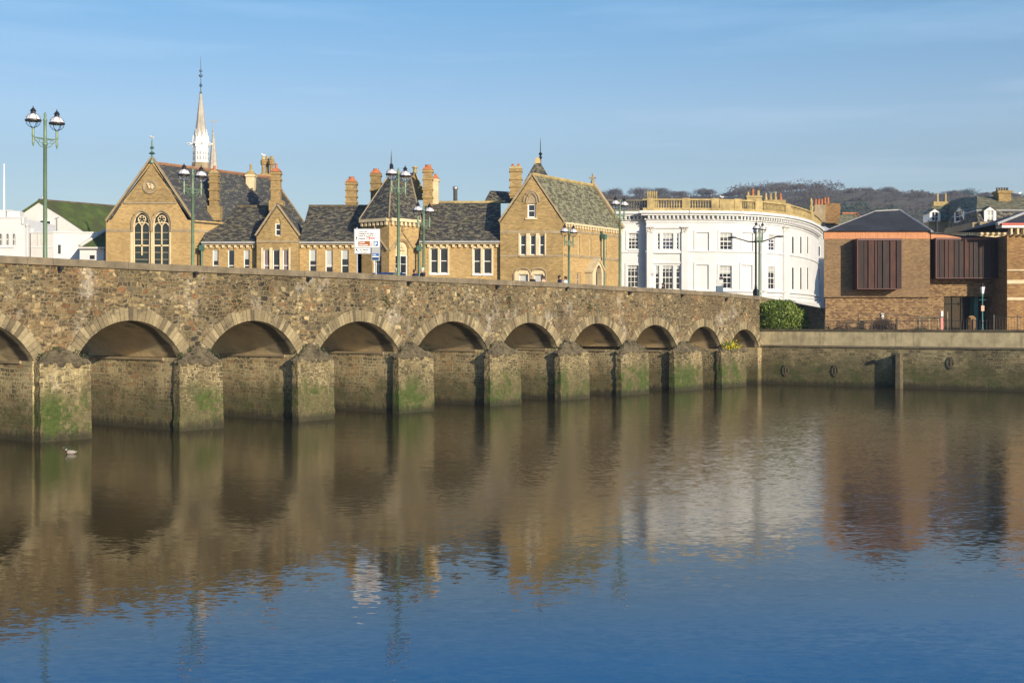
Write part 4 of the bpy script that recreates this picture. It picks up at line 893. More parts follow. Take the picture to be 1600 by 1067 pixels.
# --- right gabled block
Zb = 117.56; RB = PL((0, Zb), (1, 0)); dvr = Vector((6.2, 9.7, 0))
rw = [(813, 367, 822, 398.5), (828.5, 367, 837, 398.5), (843, 367, 851, 398.5)]
up = (824.5, 318.5, 837, 340.5)
gw = [(811, 429, 824.5, 448), (834, 429, 848, 448)]
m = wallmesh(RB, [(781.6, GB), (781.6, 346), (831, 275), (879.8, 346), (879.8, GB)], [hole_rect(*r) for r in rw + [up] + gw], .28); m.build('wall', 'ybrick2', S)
for r in rw: window(RB, rect_sz(RB, *r), S, 1, 2, .28)
window(RB, rect_sz(RB, *up), S, 1, 2, .28, fw=.12)
for r in gw: window(RB, rect_sz(RB, *r), S, 1, 1, .28, glass='blind')
m = MB(); m.px(RB, 781.6, 360.5, 879.8, 364.5, .003, .035); m.px(RB, 781.6, 398, 811, 401.5, .003, .035); m.px(RB, 853, 398, 879.8, 401.5, .003, .035); m.px(RB, 811.3, 399.5, 852.7, 402, .003, .14); m.build_each('string_course', 'bathdark', S)
m = MB()
for a, b in ((810, 812.8), (822.2, 828.3), (837.2, 842.8), (851.2, 853.2)): m.px(RB, a, 364.8, b, 399, .003, .06)
m.px(RB, 820.5, 340.8, 839.5, 343.4, .003, .14); m.build_each('stone_mullion', 'bath', S)
for (x0, x1, ys, yt) in ((822, 839, 318, 302), (817.5, 843, 316, 299)):
    m = MB(); m.tube([RB.w(*RB.sz(x, y), .03) for x, y in arc_pts(x0, x1, ys, yt, 12, False)], .10, 6); m.build('hood_mould', 'bathdark', S)
m = MB(); P = [RB.sz(x, y) for x, y in [(824.5, 318)] + arc_pts(824.5, 837, 316, 306, 8, False) + [(837, 318)]]; m.face([RB.w(a, b, .03) for a, b in P][::-1]); m.build('tympanum', 'bathdark', S)
for x0, x1 in ((803, 829), (829, 853)):
    m = MB(); m.tube([RB.w(*RB.sz(x, y), .04) for x, y in [(x0, 445)] + arc_pts(x0, x1, 428, 419, 10, False) + ([(x1, 445)] if x1 > 850 else [])], .09, 6); m.build('hood_mould', 'bathdark', S)
m = MB(); 
for a, b in ((803.5, 810.5), (825, 833.5), (848.5, 852.5)): m.px(RB, a, 424, b, 448, .003, .04)
m.px(RB, 810.6, 423, 824.9, 428.6, .003, .04); m.px(RB, 833.6, 423, 848.4, 428.6, .003, .04); m.build_each('stone_surround', 'bath', S)
rroof = gable_roof(831, 273, 780.5, 347, 881, 347, Zb, dvr, 'slateG', S, ridge='lichen')
pr = PL((fx(879.8, Zb), Zb), (dvr.x, dvr.y)); lr = dvr.length
ez2 = gz(346, Zb)
sw = [(902.5, 369, 906, 400), (921, 372, 924, 400), (940.5, 372, 943.5, 403), (945, 372, 948, 403)]
gw2 = [(901.5, 426, 907, 448), (940, 428, 947.5, 450)]
hol = []
for r in sw + gw2: a, b, z0, z1 = rect_sz(pr, *r); hol.append([(a, z0), (a, z1), (b, z1), (b, z0)])
wall_sz(pr, [(0, GZ), (0, ez2), (lr, ez2), (lr, GZ)], hol, .22).build('wall', 'ybrick', S)
for r in sw: window(pr, rect_sz(pr, *r), S, 1, 2, .22, glass='blind', fr='bath')
for r in gw2: window(pr, rect_sz(pr, *r), S, 1, 2, .22, glass='curtain', fr='bath')
m = MB(); cornice(pr, .1, lr - .1, ez2 - .05, .55, .22, S, m=m, dent=.5, dh=.25, dw=.22); m.build('cornice', 'bath', S)
m = MB(); a, b, z0, z1 = rect_sz(pr, 881, 400, 959, 404); m.pb(pr, .2, lr - .1, z0, z0 + .25, .003, .07); m.pb(pr, .2, lr - .1, gz(366, 121.58), gz(362, 121.58), .003, .05); m.build_each('string_course', 'bathdark', S)
m = MB(); P = [pr.sz(913, 423), pr.sz(923, 404.5), pr.sz(931.5, 422)]; dz = 1.4
ptop = [pr.w(a, b, 1.0) for a, b in P]; pbk = [pr.w(a, b, .003) for a, b in P]
slab(m, [ptop[0], ptop[1], pbk[1], pbk[0]][::-1], .18); slab(m, [ptop[1], ptop[2], pbk[2], pbk[1]][::-1], .18)
po = m.build('porch_roof', 'bath', S)
m = MB(); dr = [pr.sz(x, y) for x, y in [(919, 450)] + arc_pts(919, 928, 428, 415, 8) + [(928, 450)]]
wo_ = wall_sz(pr, [(P[0][0] + .1, GZ), (P[0][0] + .1, P[0][1]), (P[1][0], P[1][1] - .15), (P[2][0] - .1, P[2][1]), (P[2][0] - .1, GZ)], [dr], .5, off=.85)
for sgn in (P[0][0] + .1, P[2][0] - .1): wo_.face([pr.w(sgn, GZ, .85), pr.w(sgn, P[0][1], .85), pr.w(sgn, P[0][1], .003), pr.w(sgn, GZ, .003)])
wo_.build('porch', 'bath', S)
m = MB(); m.pb(pr, dr[0][0] - .1, dr[-1][0] + .1, GZ, pr.sz(923, 414)[1], .3, .345); m.build('door', 'black', S)
for off_, h_ in ((0, 346), (dvr, 346)):
    pass
bkv = dvr; m = MB(); m.face([at(879.8, GB, Zb) + bkv, at(879.8, 346, Zb) + bkv, at(831, 275, Zb) + bkv, at(781.6, 346, Zb) + bkv, at(781.6, GB, Zb) + bkv]); m.face([at(781.6, GB, Zb), at(781.6, 346, Zb), at(781.6, 346, Zb) + bkv, at(781.6, GB, Zb) + bkv]); m.build('wall', 'ybrick2', S)
# rear gable coping and cross of the right block
A = at(831, 272, Zb) + dvr; E = at(881.5, 346.5, Zb) + dvr
m = MB(); m.tube([E + Vector((.1, 0, .1)), A + Vector((0, 0, .25))], .22, 6); m.lathe(A, [(.2, 0), (.2, .4), (.12, .5), (.1, .8)], 6); m.tube([A + Vector((-.35, 0, .75)), A + Vector((.35, 0, .75))], .1, 6); m.tube([A + Vector((0, 0, .5)), A + Vector((0, 0, 1.15))], .1, 6); m.build('gable_coping', 'bathdark', rroof)
# pyramid turret
T0 = at(838, 291, 130.52); m = MB(); wv = 2.05; c0 = Vector((gx(840, 131.42), 131.42, 0)); zt0 = gz(305, 131.42); zt1 = gz(256, 131.42)
P = [c0 + Vector((-wv, -wv, zt0)), c0 + Vector((wv, -wv, zt0)), c0 + Vector((wv, wv, zt0)), c0 + Vector((-wv, wv, zt0))]; Q = [c0 + Vector((sx * .32, sy * .32, zt1)) for sx, sy in ((-1, -1), (1, -1), (1, 1), (-1, 1))]
m.hexa(P + Q); tt = m.build('turret_roof', 'slate', S)
m = MB(); m.hexa([q + Vector((0, 0, .003)) for q in Q] + [c0 + Vector((sx * .2, sy * .2, gz(247, 131.42))) for sx, sy in ((-1, -1), (1, -1), (1, 1), (-1, 1))]); m.build('turret_cap', 'lichen', tt)
m = MB(); m.box(c0.x - wv + .1, c0.x + wv - .1, 131.42 - wv + .1, 131.42 + wv - .1, GZ + 5, zt0); m.build('turret_wall', 'ybrick2', S)
m = MB(); m.lathe((gx(844.5, 131.42), 131.42, gz(258, 131.42)), [(.1, 0), (.07, .6), (.2, .75), (.07, .9), (.2, 1.15), (.06, 1.3), (.04, 2.2), (.01, 2.8)], 8); m.build('finial', 'black', tt)
# downpipes
for pl, x, y0 in ((FR, 317, 383), (FR, 655.5, 384), (pr, 937.5, 366)):
    s, z = pl.sz(x, y0); m = MB(); m.tube([pl.w(s, GZ, .45), pl.w(s, z - .5, .45)], .10, 8); m.pb(pl, s - .22, s + .22, z - .5, z - .05, .25, .65); m.tube([pl.w(s, z - .1, .3), pl.w(s, z + .3, .12)], .1, 6); m.build('downpipe', 'dgreen', S)
gull(at(901, 288, 123.82) + Vector((0, 0, 0)), 0.4, 'seagull standing on the ridge of the right gabled block') if False else None

# ------------------------------------------------------------------ church spires
cz = 177.
ch = thing('church_spire', at(314, 505, cz) - Vector((0, 0, CH - GZ)), 'white wooden church spire with gabled lantern and tall blue iron finial', 'spire')
C0 = Vector((gx(313.7, cz), cz, 0))
k = cz / FP
def oct_prof(m, c, P, rot=math.pi / 8, n=8): m.lathe(c, [(r * k, gz(y, cz)) for r, y in P], n, rot)
m = MB(); oct_prof(m, C0, [(14, 300), (14, 258), (13.2, 254.6)]); m.box(C0.x - 1.9, C0.x + 1.9, cz - 1.9, cz + 1.9, GZ, gz(300, cz)); m.build('tower', 'bathdark', ch)
m = MB(); oct_prof(m, C0, [(12.2, 254.5), (12.2, 227), (13.6, 226.5), (13.6, 225), (12, 224.5), (11, 215)]); lan = m.build('lantern', 'wpaint', ch)
m = MB()
for j in range(8):
    a = math.pi * j / 4 + math.pi / 8 * 0
    d = Vector((math.cos(a), math.sin(a), 0)); t = Vector((-d.y, d.x, 0)); r = 12.2 * k * .925
    for q in (-.18, .18):
        for (ya, yb) in ((238, 243), (245, 251)):
            p = C0 + d * (r - .03) + t * q; m.hexa([p + t * -.1 + Vector((0, 0, gz(yb, cz))), p + t * .1 + Vector((0, 0, gz(yb, cz))), p + t * .1 + d * .06 + Vector((0, 0, gz(yb, cz))), p - t * .1 + d * .06 + Vector((0, 0, gz(yb, cz))), p + t * -.1 + Vector((0, 0, gz(ya, cz))), p + t * .1 + Vector((0, 0, gz(ya, cz))), p + t * .1 + d * .06 + Vector((0, 0, gz(ya, cz))), p - t * .1 + d * .06 + Vector((0, 0, gz(ya, cz)))])
m.build('louvre', 'grey', lan)
m = MB()
for j in range(8):
    a = math.pi * j / 4; d = Vector((math.cos(a), math.sin(a), 0)); t = Vector((-d.y, d.x, 0)); r = 12.4 * k
    z0, z1 = gz(227, cz), gz(206, cz); p = C0 + d * r * .93
    for o in (0, .12): m.face([p + d * (o - .06) + t * -.42 + Vector((0, 0, z0)), p + d * (o - .06) + t * .42 + Vector((0, 0, z0)), p + d * (o - .06) - d * .25 + Vector((0, 0, z1))])
    m.tube([p - t * .45 + Vector((0, 0, z0)), p - d * .25 + Vector((0, 0, z1))], .05, 4); m.tube([p + t * .45 + Vector((0, 0, z0)), p - d * .25 + Vector((0, 0, z1 + .3))], .05, 4)
    a += math.pi / 8; d = Vector((math.cos(a), math.sin(a), 0)); m.tube([C0 + d * r + Vector((0, 0, z0 - .3)), C0 + d * r * .93 + Vector((0, 0, gz(212, cz)))], [.12, .04], 5)
    m.tube([C0 + d * r + Vector((0, 0, gz(226, cz))), C0 + d * (r + .55) + Vector((0, 0, gz(224.6, cz)))], [.12, .05], 5)
for sg in (-1, 1): m.tube([C0 + Vector((sg * r, -.3, gz(226.5, cz))), C0 + Vector((sg * (r + .45), -.4, gz(226, cz))), C0 + Vector((sg * (r + .7), -.4, gz(224.5, cz)))], [.14, .1, .03], 6)
m.build('gablets', 'wpaint', lan)
m = MB(); oct_prof(m, C0, [(11, 222), (7.3, 195), (1.8, 147)]); m.build('spire', 'spire', ch)
m = MB(); m.lathe(Vector((C0.x, cz, 0)), [(r * k, gz(y, cz)) for r, y in [(1.8, 147), (2.2, 145), (.8, 143.5), (.7, 137), (2.6, 134), (.8, 130), (.6, 121), (3.2, 119.5), (3.2, 118), (.8, 116.5), (.8, 113), (2.4, 112), (2.4, 110.5), (.6, 109), (.5, 97), (.15, 88)]], 8); m.build('finial', 'blueiron', ch)
c2 = 186.; k2 = c2 / FP
t2 = thing('stone_spire', (gx(333.5, c2), c2, GZ), 'slender grey stone spire with weathervane behind the white lantern spire', 'spire')
m = MB(); m.lathe((gx(333.2, c2), c2, 0), [(8 * k2, gz(300, c2)), (7.6 * k2, gz(268, c2)), (1.0 * k2, gz(206, c2))], 8, math.pi / 8); m.box(gx(325.5, c2), gx(341, c2), c2 - .7, c2 + .7, GZ, gz(300, c2)); m.build('spire', 'spire', t2)
m = MB(); X = gx(333, c2); m.lathe((X, c2, 0), [(.16, gz(206.5, c2)), (.16, gz(204, c2)), (.05, gz(203, c2)), (.03, gz(188, c2))], 6); m.box(X - .4, X + .6, c2 - .03, c2 + .03, gz(190.5, c2), gz(189, c2)); m.box(X + .3, X + .6, c2 - .025, c2 + .025, gz(189, c2) + .003, gz(187.5, c2)); m.build('weathervane', 'lead', t2)

# ------------------------------------------------------------------ white buildings on the left
ZL = 124.04; LP = PL((0, ZL), (1, 0))
wb = thing('white_stepped_building', (gx(20, ZL), ZL, GZ), 'white rendered building with stepped parapet and small arched windows at the left edge', 'building')
holes = [[(x0, 383)] + arc_pts(x0, x1, 368, 365.3, 6, False) + [(x1, 383)] for x0, x1 in ((-2, 3.3), (9.3, 13.8), (19.3, 23.8))]
m = wallmesh(LP, [(-60, GB), (-60, 339.5), (34.5, 339.5), (34.5, 350), (41.5, 350), (41.5, GB)], holes, .25); m.build('wall', 'stucco', wb)
for x0, x1 in ((-2, 3.3), (9.3, 13.8), (19.3, 23.8)):
    a, b, z0, z1 = rect_sz(LP, x0, 365.2, x1, 383); f = MB(); f.pb(LP, a, b, (z0 + z1) / 2 - .03, (z0 + z1) / 2 + .03, -.2, -.16); f.pb(LP, (a + b) / 2 - .02, (a + b) / 2 + .02, z0, z1, -.2, -.165); wn = f.build('window', 'wpaint', wb)
    g = MB(); g.pb(LP, a - .05, b + .05, z0 - .05, z1 + .05, -.26, -.23); g.build('pane', 'glass', wn)
m = MB(); m.px(LP, -60, 386, 22, 387.5, .003, .1); m.px(LP, -60, 339.4, 34.5, 341, .003, .08); m.px(LP, 34.6, 339.4, 38.5, 350.5, -.6, .15); m.px(LP, 41.6, 354, 45, GB, -.4, .12); m.px(LP, 41.3, 350, 45.5, 353.8, -.45, .2); m.px(LP, -60, 326.5, 0, 339, -2.2, -1.2); m.px(LP, 2, 328, 22, 339, -2.4, -1.4); m.px(LP, 1.6, 326.4, 10, 328, -2.4, -1.3); m.build_each('parapet', 'stucco', wb)
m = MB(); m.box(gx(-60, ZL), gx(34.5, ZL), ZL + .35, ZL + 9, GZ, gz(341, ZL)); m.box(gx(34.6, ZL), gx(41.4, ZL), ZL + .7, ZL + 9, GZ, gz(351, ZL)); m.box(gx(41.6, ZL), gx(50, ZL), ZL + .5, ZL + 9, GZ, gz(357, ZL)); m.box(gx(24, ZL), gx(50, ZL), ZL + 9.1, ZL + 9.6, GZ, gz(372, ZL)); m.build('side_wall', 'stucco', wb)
t = thing('flagpole', (gx(2, 124.93), 124.93 + .8, gz(328, 124.93)), 'thin white flagpole rising above the stepped parapet at the left edge', 'flagpole'); m = MB(); m.tube([(gx(2, 124.93), 125.63, gz(339, 124.93)), (gx(2, 124.93), 125.63, gz(257, 124.93))], [.10, .05], 8); m.ball((gx(2, 124.93), 125.63, gz(256.3, 124.93)), .09, 8, 6); m.build('pole', 'wpaint', t)
lw = thing('low_white_building', (gx(90, ZL), ZL, GZ), 'low white flat-roofed building left of the brick gable, below the mossy roof', 'building')
# projecting front: shade of the left part put into greyer stucco, right part white
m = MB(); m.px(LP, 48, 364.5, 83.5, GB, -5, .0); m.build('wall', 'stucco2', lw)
L2 = PL((gx(83.5, ZL), ZL), (5.2, 1.2)); w_ = math.hypot(5.2, 1.2)
m = MB(); m.pb(L2, 0, w_, GZ, gz(364, ZL), -4, .02); m.build('wall', 'stucco', lw)
m = MB(); m.pb(L2, .0, w_ + .1, gz(364, ZL) + .003, gz(364, ZL) + .15, -4.1, .10); m.px(LP, 47.8, 363, 83.3, 364.4, -5, .1); m.build('coping', 'stucco', lw)
m = MB(); a, z = L2.sz(93, 390); m.pb(L2, a - .12, a + .12, z - .4, z + .45, .025, .08); m.build('vent', 'black', lw)
m = MB(); m.px(LP, 59, 365.5, 60.5, 383, .003, .08); m.px(LP, 64.5, 365.5, 66.8, 382, .003, .06); m.build_each('downpipe', 'stucco2', lw)
m = MB(); m.px(LP, 48, 385.5, 83, 387, .003, .06); m.build('moulding', 'stucco', lw)
X = gx(104, ZL); m = MB(); m.box(X - .8, X + .7, ZL + 2.0, ZL + 2.8, gz(364, ZL) + .16, gz(361.5, ZL)); m.build('roof_vent', 'capstone', lw)
gy = 134.67; GP = PL((0, gy), (1, 0)); gb = thing('gabled_warehouse', (gx(60, gy), gy, GZ), 'grey gabled building with long green mossy roof left of the brick school', 'building')
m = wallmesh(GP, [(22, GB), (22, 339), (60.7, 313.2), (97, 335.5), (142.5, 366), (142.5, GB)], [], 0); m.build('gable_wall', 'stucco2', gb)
dvg = Vector((V.x, V.y, 0)) * 26; A = at(60.7, 312.8, gy); RR = at(143.5, 366.5, gy); LLp = at(21, 339.5, gy); Mi = at(97, 335, gy)
m = MB(); f = Vector((0, -.15, 0)); slab(m, [Mi + f, A + f, A + dvg, Mi + dvg][::-1], .2); slab(m, [RR + f, Mi + f, Mi + dvg, RR + dvg][::-1], .2); slab(m, [A + f, LLp + f, LLp + dvg, A + dvg][::-1], .2); rf = m.build('roof', 'moss', gb)
m = MB(); m.tube([A, A + dvg], .16, 6); m.build('ridge_tiles', 'capstone', rf)
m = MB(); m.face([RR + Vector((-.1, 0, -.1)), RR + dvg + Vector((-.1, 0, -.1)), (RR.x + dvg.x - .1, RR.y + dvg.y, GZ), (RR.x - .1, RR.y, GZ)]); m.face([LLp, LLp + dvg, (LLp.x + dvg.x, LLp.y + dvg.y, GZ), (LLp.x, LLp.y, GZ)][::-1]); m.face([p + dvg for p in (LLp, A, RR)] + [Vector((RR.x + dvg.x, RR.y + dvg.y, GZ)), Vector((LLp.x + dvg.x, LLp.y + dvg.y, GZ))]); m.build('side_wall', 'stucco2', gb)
for r, c in (((63.5, 345, 70, 358), 'glassb'), ((74, 346, 79, 362), 'wpaint')):
    f = MB(); f.px(GP, r[0] - 1, r[1] - 1, r[2] + 1, r[3] + 1, .003, .10); wn = f.build('window', 'wpaint', gb); g = MB(); g.px(GP, *r, .103, .115); g.build('pane', 'glass', wn)
m = MB(); a = GP.w(*GP.sz(90, 340), .15); b_ = GP.w(*GP.sz(90, 360), .15); m.tube([b_, a], .06, 6); m.tube([GP.w(*GP.sz(87.5, 341.5), .15), GP.w(*GP.sz(92.5, 340), .15)], .05, 5); m.build('aerial_pole', 'grey', gb)
gull(A + Vector((.35, .4, .12)), .2, 'seagull standing at the front end of the mossy roof ridge'); gull(A + dvg * .52 + Vector((0, 0, .16)), .5, 'small white seagull halfway along the mossy roof ridge')
# lean-to with mossy roof beside the hall
lz = 120.5; LT = PL((0, lz), (1, 0)); lt = thing('cream_outbuilding', (gx(145, lz), lz, GZ), 'cream outbuilding with mossy lean-to roof tucked against the brick gable', 'building')
m = MB(); m.px(LT, 124.5, 389, 162, GB, -6, 0); m.build('wall', 'stucco', lt)
m = MB(); m.face([at(124, 386, lz - .3), at(165, 386, lz - .3), at(165.5, 360, lz + 3)]); m.face([at(124, 386, lz - .3), at(165.5, 360, lz + 3), at(124, 386, lz + 6)]); m.face([at(165, 386, lz - .3), at(165, 386, lz + 6), at(165.5, 360, lz + 3)]); m.build('roof', 'moss', lt)
m = MB(); m.tube([at(124.5, 385, lz - .35), at(165.5, 359.5, lz + 2.95)], .17, 6); m.px(LT, 124, 386.3, 165, 389, -.5, .35); m.build('coping', 'stucco2', lt)
m = MB(); m.px(LT, 140.5, 399, 148, 405, .003, .03); m.build('window', 'black', lt)

# ------------------------------------------------------------------ big white stuccoed building
wz = 138.00
WT = thing('white_georgian_building', (gx(1110, wz), wz, GZ), 'large white stucco building with curved front, columns and stone balustrade at the bridge end', 'building')
def zcurve(x):
    T = [(1075, 138.00), (1116, 138.22), (1152, 138.86), (1183, 140.17), (1217, 143.00), (1233, 145.39), (1245, 148.00), (1256, 151.03), (1265, 154.84), (1273, 159.73), (1279, 166.25)]
    return T
F0 = PL((0, wz + 1.0), (1, 0)); F1 = PL((0, wz), (1, 0))
CZ = gz(330, wz); CB = gz(339, wz); WB_ = GZ
segs = [(F0, gx(925, wz + 1), gx(1011, wz + 1)), (F1, gx(1010, wz), gx(1075, wz))]
T = zcurve(0); chain = [(gx(x, z), z) for x, z in T]
for P, Q in zip(chain, chain[1:]):
    pl = PL(P, (Q[0] - P[0], Q[1] - P[1])); segs.append((pl, 0, math.dist(P, Q)))
def seg_of(x):
    for (xa, _), (xb, _), sg in zip(T, T[1:], segs[2:]):
        if x <= xb: return sg[0]
    return segs[-1][0]
WN = {0: [(981.7, 364.5, 998, 389.5), (980.5, 415, 997.5, 449)],
      1: [(1027, 364.5, 1031, 390), (1035, 364.5, 1052, 390), (1056.5, 364.5, 1060.5, 390), (1023.7, 415, 1030, 452), (1034.5, 415, 1051.5, 452), (1056, 415, 1063, 452)],
      2: [(1088, 363.5, 1107.5, 392), (1087.5, 414, 1107, 452)], 3: [(1125.2, 364, 1144, 390.5), (1124, 415.5, 1143, 451)], 4: [(1159, 364, 1176, 392.5), (1158, 414.5, 1175, 453)],
      5: [(1201, 367, 1211, 391.5), (1200.5, 417, 1211, 452)]}
H_ = {i: [] for i in range(len(segs))}
for i, L_ in WN.items():
    for r in L_: a, b, z0, z1 = rect_sz(segs[i][0], *r); H_[i].append((a, b, z0, z1))
for x, pl_i in ((1238, 7), (1250.5, 8), (1261, 9)):
    pl = segs[pl_i][0] if pl_i < len(segs) else None
for i, (pl, a, b) in enumerate(segs):
    zt = CZ
    hs_ = [[(q[0], q[2]), (q[0], q[3]), (q[1], q[3]), (q[1], q[2])] for q in H_[i]]
    wall_sz(pl, [(a, WB_), (a, zt), (b, zt), (b, WB_)], hs_, .22).build('wall', 'stucco', WT)
    if i == 1:
        for X in (a, b):
            m = MB(); m.face([(X, wz, WB_), (X, wz, zt), (X, wz + 1, zt), (X, wz + 1, WB_)]); m.build('wall', 'stucco', WT)
# windows
for i, L_ in WN.items():
    pl = segs[i][0]
    for r, q in zip(L_, H_[i]):
        wpx = r[2] - r[0]; upper = r[1] < 400
        if i in (2, 4):
            m = MB(); m.pb(pl, q[0], q[1], q[2], q[3], -.25, -.10); m.build('blind_panel', 'stucco', WT)
        else:
            nc = 3 if wpx > 12 else (2 if wpx > 8 else 1)
            window(pl, q, WT, nc, 4, .22, glass='glassb' if i in (1, 5) and upper else 'glass', fw=.07, bar=.045, blind=random.choice((None, None, .22, .35, .15)))
        if i in (0, 2, 3, 4):
            m = MB(); e = .26
            m.pb(pl, q[0] - e, q[0] - .003, q[2] - (.1 if upper else 0), q[3] + e, .003, .07); m.pb(pl, q[1] + .003, q[1] + e, q[2] - (.1 if upper else 0), q[3] + e, .003, .07); m.pb(pl, q[0], q[1], q[3] + .003, q[3] + e, .003, .07); 
            if upper: m.pb(pl, q[0], q[1], q[2] - .16, q[2] - .003, .003, .10)
            m.build('architrave', 'stucco', WT)
# narrow windows at the turned end of the curve
for x in (1238, 1250.5, 1261):
    for y0, y1 in ((369, 397), (417, 453)):
        pl = seg_of(x); s, z1 = pl.sz(x, y0); z0 = pl.sz(x, y1)[1]; f = MB(); hw = .38
        f.pb(pl, s - hw, s + hw, z0, z1, .003, .05); wn = f.build('window', 'wpaint', WT); g = MB(); g.pb(pl, s - hw + .09, s + hw - .09, z0 + .08, z1 - .08, .052, .06); g.build('pane', 'glass', wn)
def band(z0, z1, o0, o1, name, mat='stucco', idx=None, mitre=True):
    m = MB(); ids = list(idx) if idx is not None else list(range(len(segs)))
    for i in ids:
        pl, a, b = segs[i]; ea = (o1 if i == 1 else 0)
        def end(i_, s, o):  # mitre along the curve
            pl_ = segs[i_][0]; p = pl_.w(s, 0, 0)
            if i_ >= 2:
                nb = i_ - 1 if s == segs[i_][1] else i_ + 1
                if 2 <= nb < len(segs):
                    n = (segs[i_][0].N + segs[nb][0].N); n.normalize(); k_ = 1 / max(.3, n.dot(pl_.N)); return Vector((p.x + n.x * o * k_, p.y + n.y * o * k_, 0))
            if i_ == 1: return pl_.w(s + (-o if s == segs[1][1] else 0), 0, o)
            return pl_.w(s, 0, o)
        A0, B0, A1, B1 = end(i, a, o0), end(i, b, o0), end(i, a, o1), end(i, b, o1)
        up_ = lambda p, z: Vector((p.x, p.y, z))
        m.hexa([up_(A1, z0), up_(B1, z0), up_(B0, z0), up_(A0, z0), up_(A1, z1), up_(B1, z1), up_(B0, z1), up_(A0, z1)])
    return m.build(name, mat, WT)
band(CZ - .28, CZ, .004, .85, 'cornice'); band(CZ - .5, CZ - .283, .004, .62, 'cornice')
band(CZ - .95, CZ - .80, .004, .22, 'cornice')
band(gz(347.5, wz), gz(346, wz), .004, .10, 'frieze_moulding'); band(gz(393.8, wz), gz(392, wz), .004, .12, 'string_course')
band(gz(456, wz), gz(453.6, wz), .004, .22, 'string_course'); band(gz(462, wz), gz(460, wz), .004, .12, 'string_course'); band(gz(474, wz), gz(466, wz), .004, .32, 'shop_fascia')
m = MB()
for i, (pl, a, b) in enumerate(segs):
    n = int((b - a) / .42)
    for j in range(n): c = a + (b - a) * (j + .5) / n; m.pb(pl, c - .10, c + .10, CZ - .795, CZ - .503, .004, .50)
m.build_each('dentil', 'stucco', WT) if False else m.build('dentils', 'stucco', WT)
# pilasters with leafy capitals
def pilaster(pl, x0, x1, yt=354, o=.22):
    a, b, z0, z1 = rect_sz(pl, x0, yt + 9.5, x1, 470); z0 = GZ + .5; m = MB(); m.pb(pl, a, b, z0, z1, .004, o); ob = m.build('pilaster', 'stucco', WT)
    c = MB(); zt = rect_sz(pl, x0, yt, x1, yt + 2)[3]; random.seed(int(x0)); w2 = b - a
    c.pb(pl, a - .12, b + .12, zt - .12, zt, .004, o + .14)
    for k in range(26):
        u = random.uniform(a - .02, b + .02); v = z1 + (zt - z1 - .15) * random.random(); c.ball(pl.w(u, v, o * random.uniform(.5, 1.15)), random.uniform(.06, .10), 6, 4)
    c.pb(pl, a + .04, b - .04, z1 + .003, zt - .123, .004, o * .8); c.build('capital', 'stucco2', ob)
pilaster(segs[1][0], 1010.3, 1020.5); pilaster(segs[1][0], 1064.5, 1074.7); pilaster(seg_of(1190), 1187.5, 1196); pilaster(seg_of(1228), 1222.5, 1231)
m = MB(); pl = segs[1][0]; m.px(pl, 1021, 355, 1064, 357, .004, .16); m.px(pl, 1021, 393.9, 1064, 396, .004, .2); m.px(pl, 1021, 410, 1064, 412, .004, .12); m.build_each('string_course', 'stucco', WT)
# balustrade
def baluster(m, p, h, r):
    m.lathe(p, [(r * .9, 0), (r * .9, h * .08), (r * .45, h * .14), (r, h * .38), (r * .45, h * .75), (r * .8, h * .85), (r * .9, h)], 6)
BZ0 = CZ + .004; BH = 1.12
def balustrade(idx, mat, panels=(), name='balustrade'):
    band(BZ0, BZ0 + .30, .02, .42, name, mat, idx); band(BZ0 + BH, BZ0 + BH + .17, .0, .44, name, mat, idx)
    m = MB()
    for i in idx:
        pl, a, b = segs[i]; n = max(2, int((b - a) / .27))
        for j in range(n):
            c = a + (b - a) * (j + .5) / n; p = pl.w(c, BZ0 + .303, .22); baluster(m, p, BH - .306, .10)
    return m.build('balusters', mat, WT)
balustrade([0], 'greybal'); balustrade(range(1, len(segs)), 'lichen')
m = MB()
for x0, x1 in ((1010.5, 1020), (1065, 1077), (1110, 1122), (1145, 1157), (1176, 1187), (1222, 1230), (1262, 1266), (1122.2, 1144.8)):
    pl = segs[1][0] if x1 < 1078 and x0 < 1074 else seg_of((x0 + x1) / 2); a = pl.s_(x0); b = pl.s_(x1); m.pb(pl, a, b, BZ0 + .303, BZ0 + BH - .003, .03, .41) if x0 == 1122.2 else m.pb(pl, a, b, BZ0 + .1, BZ0 + BH + .24, -.03, .47)
m.build_each('balustrade_pier', 'lichen', WT)
# roof deck and back of the building
m = MB(); pts = [(gx(925, wz + 1), wz + 1), (gx(1010, wz), wz), (gx(1075, wz), wz)] + chain[1:] + [(gx(1270, 171.69), 171.69), (gx(925, 162.99), 162.99)]
m.face([(x, y, CZ - .05) for x, y in pts]); m.build('roof', 'lead', WT)
m = MB()
for P, Q in ((chain[-1], (gx(1270, 171.69), 171.69)), ((gx(1270, 171.69), 171.69), (gx(925, 162.99), 162.99)), ((gx(925, 162.99), 162.99), (gx(925, wz + 1), wz + 1))): m.face([(P[0], P[1], GZ), (Q[0], Q[1], GZ), (Q[0], Q[1], CZ), (P[0], P[1], CZ)])
m.build('wall', 'stucco2', WT)
